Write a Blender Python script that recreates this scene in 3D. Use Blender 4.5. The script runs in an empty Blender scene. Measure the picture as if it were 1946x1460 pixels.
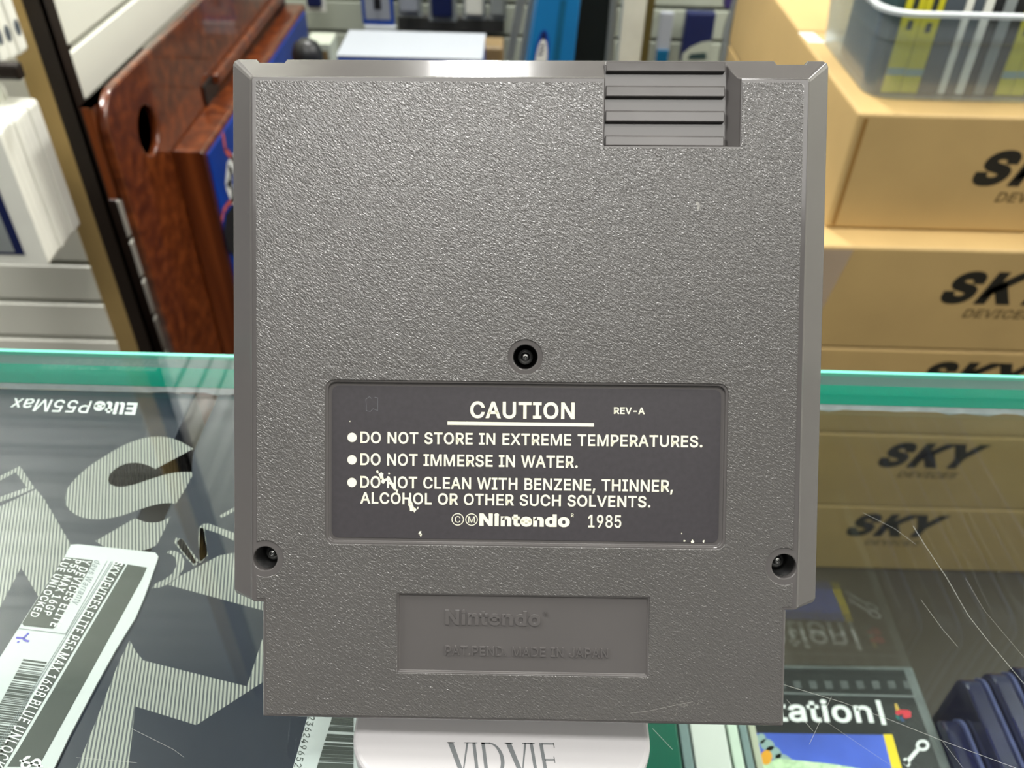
import bpy, bmesh, math, random
from mathutils import Vector, Matrix
from mathutils.geometry import tessellate_polygon
random.seed(7)
SC = bpy.context.scene
COL = SC.collection

# ------------------------------------------------------------------ camera
W, H, F = 1946.0, 1460.0, 1600.0
TH, RHO = math.radians(40.0), math.radians(1.5)
CAMZ = 1.080                                   # floor is z = 0
R0, U0 = Vector((1, 0, 0)), Vector((0, math.sin(TH), math.cos(TH)))
FW = Vector((0, math.cos(TH), -math.sin(TH)))
RV = R0*math.cos(RHO) + U0*math.sin(RHO)
UV = -R0*math.sin(RHO) + U0*math.cos(RHO)
CP = Vector((0, 0, CAMZ))
cam_d = bpy.data.cameras.new('camera')
cam_d.sensor_width = 36.0
cam_d.lens = 36.0*F/W
cam_d.clip_start = 0.01
cam_d.dof.use_dof = True
cam_d.dof.focus_distance = 0.183
cam_d.dof.aperture_fstop = 24.0
cam = bpy.data.objects.new('camera', cam_d)
COL.objects.link(cam)
MC = Matrix(((RV.x, UV.x, -FW.x, CP.x), (RV.y, UV.y, -FW.y, CP.y), (RV.z, UV.z, -FW.z, CP.z), (0, 0, 0, 1)))
cam.matrix_world = MC
SC.camera = cam

# ------------------------------------------------------------------ light
wd = bpy.data.worlds.new('shop_ambient'); SC.world = wd; wd.use_nodes = True
bg = wd.node_tree.nodes['Background']
bg.inputs[0].default_value = (0.93, 0.97, 1.0, 1); bg.inputs[1].default_value = 0.16
SC.view_settings.view_transform = 'Standard'; SC.view_settings.look = 'None'
SC.view_settings.gamma = 1.0; SC.view_settings.use_curve_mapping = False
SC.view_settings.exposure = -0.42
SC.cycles.transparent_max_bounces = 24
SC.cycles.max_bounces = 8
CEIL = 2.75
LAMPS = [  # x, y, z, length x, length y, watts, label
    (-0.16, 1.92, 2.36, 0.12, 0.07, 50, 'short unseen lamp, hung before the back slat wall for the bevel highlight'),  # lamp inferred from the cartridge's top highlight; its hanging mount is made up
    (2.0, 1.0, CEIL-0.02, 0.6, 1.2, 82, 'added long ceiling lamp far right, brightening the cartons'),  # unseen, added to brighten carton tops and walls
    (-1.75, 0.75, CEIL-0.02, 0.6, 0.6, 80, 'added square ceiling lamp above the white packs, brightening the slat wall'),  # unseen fill, put in to brighten the left slat wall
    (0.0, -0.34, CEIL-0.02, 0.9, 0.2, 32, 'narrow ceiling lamp just behind the viewer'),
    (0.0, -1.15, CEIL-0.02, 1.7, 0.55, 15, 'added wide dim ceiling lamp farther behind the viewer, lifting the grip'),  # unseen, put in to lift the cartridge's grip and upper face
    (1.45, -0.3, CEIL-0.02, 0.6, 1.2, 8, 'long ceiling lamp right of the counter'),
    (-0.3, 0.15, CEIL-0.02, 0.6, 0.3, 5, 'small ceiling lamp straight above the counter')]

def px(x, y):                                  # ray through a pixel of the photo
    return FW + RV*((x-W/2)/F) + UV*(-(y-H/2)/F)
def at_y(x, y, Y):
    d = px(x, y); return CP + d*(Y/d.y)
def at_z(x, y, z):                             # z below the camera is negative
    d = px(x, y); return CP + d*(z/d.z)
def at_x(x, y, X):
    d = px(x, y); return CP + d*(X/d.x)

# ------------------------------------------------------------------ materials
def nt(name):
    m = bpy.data.materials.new(name); m.use_nodes = True
    t = m.node_tree
    return m, t, t.nodes['Principled BSDF']
def srgb(c):
    return tuple((v/255/12.92 if v/255 <= 0.04045 else ((v/255+0.055)/1.055)**2.4) for v in c)
def mat(name, c, rough=0.5, metal=0.0, vary=0.08, nscale=20.0, bump=0.0, bscale=300.0, coat=0.0, spec=0.5, alpha=1.0, emit=None, grain=None):
    m, t, p = nt(name)
    c = srgb(c)
    N = t.nodes; L = t.links
    tc = N.new('ShaderNodeTexCoord')
    no = N.new('ShaderNodeTexNoise'); no.inputs['Scale'].default_value = nscale; no.inputs['Detail'].default_value = 4
    if grain:
        mp = N.new('ShaderNodeMapping'); mp.inputs['Scale'].default_value = grain
        L.new(tc.outputs['Object'], mp.inputs[0]); L.new(mp.outputs[0], no.inputs['Vector'])
    else:
        L.new(tc.outputs['Object'], no.inputs['Vector'])
    rp = N.new('ShaderNodeValToRGB')
    rp.color_ramp.elements[0].position = 0.3; rp.color_ramp.elements[1].position = 0.7
    rp.color_ramp.elements[0].color = tuple(v*(1-vary) for v in c)+(1,)
    rp.color_ramp.elements[1].color = tuple(min(1, v*(1+vary)) for v in c)+(1,)
    L.new(no.outputs['Fac'], rp.inputs[0]); L.new(rp.outputs[0], p.inputs['Base Color'])
    p.inputs['Roughness'].default_value = rough; p.inputs['Metallic'].default_value = metal
    p.inputs['Coat Weight'].default_value = coat; p.inputs['Coat Roughness'].default_value = 0.08
    p.inputs['Specular IOR Level'].default_value = spec
    p.inputs['Alpha'].default_value = alpha
    if emit:
        p.inputs['Emission Color'].default_value = srgb(emit[0])+(1,); p.inputs['Emission Strength'].default_value = emit[1]
    if bump:
        n2 = N.new('ShaderNodeTexNoise'); n2.inputs['Scale'].default_value = bscale; n2.inputs['Detail'].default_value = 3
        L.new(tc.outputs['Object'], n2.inputs['Vector'])
        b = N.new('ShaderNodeBump'); b.inputs['Strength'].default_value = bump; b.inputs['Distance'].default_value = 0.001
        L.new(n2.outputs['Fac'], b.inputs['Height']); L.new(b.outputs[0], p.inputs['Normal'])
    return m
def glass_mat(name, tint=(1, 1, 1), rough=0.0, r0=0.04, haze=0.0):
    m = bpy.data.materials.new(name); m.use_nodes = True
    t = m.node_tree; N = t.nodes; L = t.links; N.clear()
    out = N.new('ShaderNodeOutputMaterial')
    tr = N.new('ShaderNodeBsdfTransparent'); tr.inputs[0].default_value = tint+(1,)
    gl = N.new('ShaderNodeBsdfGlossy'); gl.inputs['Roughness'].default_value = rough
    lw = N.new('ShaderNodeLayerWeight'); lw.inputs['Blend'].default_value = 0.5
    pw = N.new('ShaderNodeMath'); pw.operation = 'POWER'; pw.inputs[1].default_value = 5
    ma = N.new('ShaderNodeMath'); ma.operation = 'MULTIPLY_ADD'; ma.inputs[1].default_value = 1-r0; ma.inputs[2].default_value = r0
    L.new(lw.outputs['Facing'], pw.inputs[0]); L.new(pw.outputs[0], ma.inputs[0])
    mx = N.new('ShaderNodeMixShader'); L.new(ma.outputs[0], mx.inputs[0])
    src = tr
    if haze:
        df = N.new('ShaderNodeBsdfDiffuse'); df.inputs[0].default_value = (0.85, 0.9, 0.92, 1)
        m2 = N.new('ShaderNodeMixShader'); m2.inputs[0].default_value = haze
        L.new(tr.outputs[0], m2.inputs[1]); L.new(df.outputs[0], m2.inputs[2]); src = m2
    L.new(src.outputs[0], mx.inputs[1]); L.new(gl.outputs[0], mx.inputs[2]); L.new(mx.outputs[0], out.inputs[0])
    return m
def striped(name, a, b, ang, period):
    m, t, p = nt(name); N = t.nodes; L = t.links
    tc = N.new('ShaderNodeTexCoord'); mp = N.new('ShaderNodeMapping'); mp.inputs['Rotation'].default_value = (0, 0, ang)
    wv = N.new('ShaderNodeTexWave'); wv.wave_type = 'BANDS'; wv.bands_direction = 'X'
    wv.inputs['Scale'].default_value = 1/period*0.314159
    L.new(tc.outputs['Object'], mp.inputs[0]); L.new(mp.outputs[0], wv.inputs[0])
    rp = N.new('ShaderNodeValToRGB'); rp.color_ramp.elements[0].position = 0.28; rp.color_ramp.elements[1].position = 0.62
    rp.color_ramp.elements[0].color = srgb(a)+(1,); rp.color_ramp.elements[1].color = srgb(b)+(1,)
    L.new(wv.outputs['Fac'], rp.inputs[0]); L.new(rp.outputs[0], p.inputs['Base Color'])
    p.inputs['Roughness'].default_value = 0.4; p.inputs['Metallic'].default_value = 0.15
    return m
def cart_plastic(name, c, tex):
    m, t, p = nt(name); N = t.nodes; L = t.links
    tc = N.new('ShaderNodeTexCoord')
    no = N.new('ShaderNodeTexNoise'); no.inputs['Scale'].default_value = 60; no.inputs['Detail'].default_value = 6
    L.new(tc.outputs['Object'], no.inputs['Vector'])
    rp = N.new('ShaderNodeValToRGB'); c = srgb(c)
    rp.color_ramp.elements[0].color = tuple(v*0.92 for v in c)+(1,); rp.color_ramp.elements[1].color = tuple(v*1.08 for v in c)+(1,)
    L.new(no.outputs['Fac'], rp.inputs[0]); L.new(rp.outputs[0], p.inputs['Base Color'])
    p.inputs['Roughness'].default_value = 0.15 if tex else 0.13
    p.inputs['Specular IOR Level'].default_value = 0.8 if tex else 0.45
    if tex:
        mp = N.new('ShaderNodeMapping'); mp.vector_type = 'TEXTURE'; mp.inputs['Rotation'].default_value = (0, 0, math.radians(-38)); mp.inputs['Scale'].default_value = (1.6, 0.8, 1)
        L.new(tc.outputs['Object'], mp.inputs[0])
        dn = N.new('ShaderNodeTexNoise'); dn.inputs['Scale'].default_value = 900; dn.inputs['Detail'].default_value = 1
        L.new(mp.outputs[0], dn.inputs['Vector'])
        vo = N.new('ShaderNodeTexNoise'); vo.inputs['Scale'].default_value = 2700; vo.inputs['Detail'].default_value = 1.5
        vo.inputs['Roughness'].default_value = 0.45; vo.inputs['Distortion'].default_value = 0.6
        L.new(mp.outputs[0], vo.inputs['Vector'])
        b = N.new('ShaderNodeBump'); b.inputs['Strength'].default_value = 1.0; b.inputs['Distance'].default_value = 0.00015
        L.new(vo.outputs['Fac'], b.inputs['Height']); L.new(b.outputs[0], p.inputs['Normal'])
    else:
        n2 = N.new('ShaderNodeTexNoise'); n2.inputs['Scale'].default_value = 90; n2.inputs['Detail'].default_value = 2
        L.new(tc.outputs['Object'], n2.inputs['Vector'])
        b = N.new('ShaderNodeBump'); b.inputs["Strength"].default_value = 0.06; b.inputs['Distance'].default_value = 0.001
        L.new(n2.outputs['Fac'], b.inputs['Height']); L.new(b.outputs[0], p.inputs['Normal'])
    return m
def wood_mat():
    m, t, p = nt('lacquered_red_wood'); N = t.nodes; L = t.links
    tc = N.new('ShaderNodeTexCoord'); mp = N.new('ShaderNodeMapping'); mp.inputs['Scale'].default_value = (14, 14, 0.6)
    no = N.new('ShaderNodeTexNoise'); no.inputs['Scale'].default_value = 3.5; no.inputs['Detail'].default_value = 5; no.inputs['Distortion'].default_value = 0.2
    L.new(tc.outputs['Object'], mp.inputs[0]); L.new(mp.outputs[0], no.inputs['Vector'])
    rp = N.new('ShaderNodeValToRGB'); e = rp.color_ramp.elements
    e[0].position = 0.3; e[0].color = srgb((66, 26, 9))+(1,); e[1].position = 0.7; e[1].color = srgb((124, 62, 26))+(1,)
    k = e.new(0.5); k.color = srgb((94, 42, 15))+(1,)
    L.new(no.outputs['Fac'], rp.inputs[0]); L.new(rp.outputs[0], p.inputs['Base Color'])
    p.inputs['Roughness'].default_value = 0.3; p.inputs['Coat Weight'].default_value = 0.8; p.inputs['Coat Roughness'].default_value = 0.06
    return m

M = dict(
    plastic=cart_plastic('grey_smooth_plastic', (90, 87, 86), False),
    plastic_tex=cart_plastic('grey_grained_plastic', (88, 86, 84), True),
    sticker=mat('dark_sticker', (60, 57, 60), 0.42, vary=0.10, nscale=900),
    cream=mat('cream_print', (240, 238, 214), 0.5, vary=0.02),
    steel=mat('screw_steel', (170, 170, 168), 0.22, metal=1),
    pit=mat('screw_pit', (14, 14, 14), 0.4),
    white_plastic=mat('white_stand_plastic', (200, 198, 199), 0.33, vary=0.02),
    grey_print=mat('grey_print', (112, 116, 118), 0.4, vary=0.03),
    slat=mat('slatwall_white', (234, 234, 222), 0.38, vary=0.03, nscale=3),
    groove=mat('slatwall_groove', (120, 96, 56), 0.6),
    backing=mat('slat_backing', (44, 34, 20), 0.8),
    brass=mat('brass_trim', (205, 176, 118), 0.38, metal=0.6, vary=0.1, nscale=8),
    black_trim=mat('black_trim', (26, 16, 8), 0.5),
    pack=mat('white_pack', (248, 248, 238), 0.35, vary=0.03),
    pack_grey=mat('grey_pack', (150, 156, 156), 0.35, vary=0.1),
    navy=mat('navy_print', (24, 34, 80), 0.4),
    dark=mat('dark_print', (30, 30, 32), 0.4),
    wood=wood_mat(),
    blue_art=mat('blue_playfield', (8, 56, 150), 0.3, vary=0.25, nscale=10),
    pink=mat('pink_line', (196, 92, 84), 0.4), white=mat('white_print', (232, 234, 232), 0.4, vary=0.02),
    box_navy=mat('phone_box_navy', (27, 33, 47), 0.32, vary=0.04),
    box_side=mat('phone_box_side', (20, 24, 32), 0.4),
    label=mat('label_paper', (184, 187, 187), 0.5, vary=0.015),
    label_ink=mat('label_ink', (46, 52, 46), 0.5, vary=0.03),
    ink_line=mat('thin_ink', (110, 116, 118), 0.5), pen=mat('violet_pen', (70, 60, 170), 0.5),
    carton=mat('carton_board', (190, 160, 106), 0.6, vary=0.08, nscale=7, bump=0.15, bscale=60),
    carton_seam=mat('carton_seam', (150, 112, 56), 0.6),
    tape=mat('packing_tape', (200, 190, 190), 0.12, alpha=0.35),
    ink=mat('black_ink', (30, 27, 18), 0.6), ink_soft=mat('soft_ink', (112, 92, 54), 0.6),
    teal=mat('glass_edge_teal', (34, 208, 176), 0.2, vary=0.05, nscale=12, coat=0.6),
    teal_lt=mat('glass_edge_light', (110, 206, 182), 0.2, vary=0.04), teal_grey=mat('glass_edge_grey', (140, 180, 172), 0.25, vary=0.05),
    sealant=mat('white_sealant', (232, 236, 240), 0.4, vary=0.12, nscale=200),
    glass=glass_mat('clear_glass', (0.955, 0.985, 0.975), 0.0, 0.045),
    panel=glass_mat('panel_glass', (0.9, 0.93, 0.92), 0.0, 0.05),
    frost=glass_mat('milky_plastic', (0.84, 0.88, 0.9), 0.18, 0.06, haze=0.10),
    frost_rim=glass_mat('milky_rim', (0.8, 0.85, 0.88), 0.2, 0.08, haze=0.7),
    clear=glass_mat('jewel_case_plastic', (0.95, 0.96, 0.96), 0.02, 0.02),
    case_edge=mat('case_edge', (112, 116, 116), 0.25, vary=0.2, nscale=60),
    shelf=mat('dark_shelf', (46, 42, 34), 0.5), frame=mat('counter_frame', (150, 152, 150), 0.35, metal=0.8),
    blk=mat('case_black', (34, 36, 38), 0.3), yellow=mat('yellow_print', (232, 204, 30), 0.45, vary=0.04),
    yellow_box=mat('yellow_box', (214, 206, 40), 0.45, vary=0.05), greybox=mat('grey_box', (82, 90, 98), 0.4, vary=0.08),
    dkteal=mat('dark_teal_box', (44, 66, 68), 0.4), art_blue=mat('art_blue', (70, 96, 196), 0.35, vary=0.3, nscale=25),
    petal=mat('art_petal', (150, 176, 172), 0.4), orange=mat('art_orange', (240, 168, 40), 0.4), palegreen=mat('art_pale', (196, 222, 180), 0.4, vary=0.25, nscale=500),
    red=mat('emblem_red', (206, 44, 62), 0.4), em_y=mat('emblem_yellow', (206, 170, 70), 0.4), em_g=mat('emblem_teal', (30, 116, 110), 0.4), em_b=mat('emblem_blue', (40, 80, 130), 0.4),
    green=mat('dark_green_case', (10, 92, 72), 0.3, vary=0.12, nscale=20), paleg=mat('pale_case', (206, 210, 204), 0.35, vary=0.05, nscale=30),
    pale2=mat('pale_green_case', (196, 212, 196), 0.35), bluegrey=mat('blue_grey_case', (120, 140, 140), 0.3, vary=0.15, nscale=40), beige=mat('beige_case', (172, 176, 156), 0.35),
    bluecase=mat('dark_blue_case', (20, 24, 62), 0.14, vary=0.2, nscale=40, coat=0.5), bluelip=mat('blue_case_lip', (84, 90, 130), 0.15, vary=0.2, nscale=200),
    floor=mat('floor_tile', (56, 49, 38), 0.5, vary=0.1, nscale=4), ceiling=mat('ceiling_panel', (150, 148, 142), 0.8),
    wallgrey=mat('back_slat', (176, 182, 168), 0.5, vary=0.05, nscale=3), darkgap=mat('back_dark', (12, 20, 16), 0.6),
    bluebox=mat('bright_blue', (14, 116, 180), 0.45, vary=0.06, nscale=8), bluestripe=mat('mid_blue', (4, 90, 130), 0.45),
    chrome=mat('post_metal', (190, 190, 184), 0.3, metal=0.6), postwhite=mat('white_post', (222, 222, 208), 0.4),
    olive=mat('olive_edge', (86, 76, 36), 0.5), bag=glass_mat('grey_bag', (0.6, 0.6, 0.62), 0.3, 0.1, haze=0.35),
    purple=mat('bag_purple', (84, 70, 140), 0.5), paper=mat('white_carton', (160, 165, 174), 0.45, vary=0.01), royal=mat('royal_blue', (24, 72, 168), 0.4),
    brown=mat('brown_item', (120, 98, 62), 0.5, vary=0.2, nscale=20), lamp=None,
    shadegrey=mat('painted_shade_grey', (62, 62, 60), 0.6), scuff=mat('pale_scuff', (150, 148, 142), 0.5), scratch=mat('scratch_white', (150, 152, 146), 0.4),
)
M['lamp'] = mat('lamp_diffuser', (255, 255, 250), 0.5, emit=((255, 252, 244), 3.0))
# stripe direction on the phone boxes follows the printed foil
M['foil'] = striped('striped_foil', (66, 69, 74), (152, 153, 144), math.radians(-20), 0.00096)
M['foil2'] = striped('striped_foil_soft', (70, 73, 78), (150, 151, 142), math.radians(-12), 0.00096)

# ------------------------------------------------------------------ object helpers
def link(name, me, m, parent=None, smooth=False):
    o = bpy.data.objects.new(name, me); COL.objects.link(o)
    if m is not None and not me.materials: me.materials.append(m)
    if parent is not None: o.parent = parent
    if smooth:
        for p in me.polygons: p.use_smooth = True
    return o
def thing(name, label, cat, loc=(0, 0, 0), rot=None, group=None, matrix=None):
    o = bpy.data.objects.new(name, None); COL.objects.link(o)
    o.empty_display_size = 0.01
    if matrix is not None: o.matrix_world = matrix
    else:
        o.location = loc
        if rot: o.rotation_euler = rot
    tag(o, label, cat, group); return o
def tag(o, label, cat, group=None):
    o['label'] = label; o['category'] = cat
    if group: o['group'] = group
    return o
def struct(o): o['kind'] = 'structure'; return o
def box_bm(bm, x0, x1, y0, y1, z0, z1):
    v = [bm.verts.new((x, y, z)) for z in (z0, z1) for y in (y0, y1) for x in (x0, x1)]
    for f in ((0, 2, 3, 1), (4, 5, 7, 6), (0, 1, 5, 4), (2, 6, 7, 3), (0, 4, 6, 2), (1, 3, 7, 5)):
        bm.faces.new([v[i] for i in f])
def mesh_bm(bm, name='m'):
    bmesh.ops.recalc_face_normals(bm, faces=bm.faces)
    me = bpy.data.meshes.new(name); bm.to_mesh(me); bm.free(); return me
def boxes(name, lst, m, parent=None, bevel=0.0, seg=2):
    bm = bmesh.new()
    for b in lst: box_bm(bm, *b)
    o = link(name, mesh_bm(bm), m, parent)
    if bevel:
        md = o.modifiers.new('b', 'BEVEL'); md.width = bevel; md.segments = seg; md.limit_method = 'ANGLE'
    return o
def prism(bm, pts, a, b, axis='z'):
    """closed outline pts (2d) extruded from a to b along axis"""
    def mk(p, h):
        return {'z': (p[0], p[1], h), 'y': (p[0], h, p[1]), 'x': (h, p[0], p[1])}[axis]
    lo = [bm.verts.new(mk(p, a)) for p in pts]; hi = [bm.verts.new(mk(p, b)) for p in pts]
    bm.faces.new(lo); bm.faces.new(hi[::-1])
    n = len(pts)
    for i in range(n): bm.faces.new((lo[i], hi[i], hi[(i+1) % n], lo[(i+1) % n]))
def prism_obj(name, pts, a, b, m, parent=None, axis='z', bevel=0.0, seg=2):
    bm = bmesh.new(); prism(bm, pts, a, b, axis)
    o = link(name, mesh_bm(bm), m, parent)
    if bevel:
        md = o.modifiers.new('b', 'BEVEL'); md.width = bevel; md.segments = seg; md.limit_method = 'ANGLE'
    return o
def rrect(x0, x1, y0, y1, r, n=6):
    pts = []
    for cx, cy, a0 in ((x1-r, y1-r, 0), (x0+r, y1-r, 90), (x0+r, y0+r, 180), (x1-r, y0+r, 270)):
        for k in range(n+1):
            a = math.radians(a0+90*k/n); pts.append((cx+r*math.cos(a), cy+r*math.sin(a)))
    return pts
def circ(cx, cy, r, n=40, a0=0, a1=360, closed=True):
    return [(cx+r*math.cos(math.radians(a0+(a1-a0)*k/(n if closed else n-1))), cy+r*math.sin(math.radians(a0+(a1-a0)*k/(n if closed else n-1)))) for k in range(n)]
def dp(): return bpy.context.evaluated_depsgraph_get()
def bake(o):
    bpy.context.view_layer.update()
    me = bpy.data.meshes.new_from_object(o.evaluated_get(dp()))
    return me
def curve_plate(splines, ext, bev):
    cu = bpy.data.curves.new('c', 'CURVE'); cu.dimensions = '2D'; cu.fill_mode = 'BOTH'
    cu.extrude = ext; cu.bevel_depth = bev; cu.bevel_resolution = 2; cu.offset = -bev
    for pts in splines:
        s = cu.splines.new('POLY'); s.points.add(len(pts)-1); s.use_cyclic_u = True
        for i, p in enumerate(pts): s.points[i].co = (p[0], p[1], 0, 1)
    o = bpy.data.objects.new('c', cu); COL.objects.link(o)
    me = bake(o); bpy.data.objects.remove(o); return me
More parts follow.
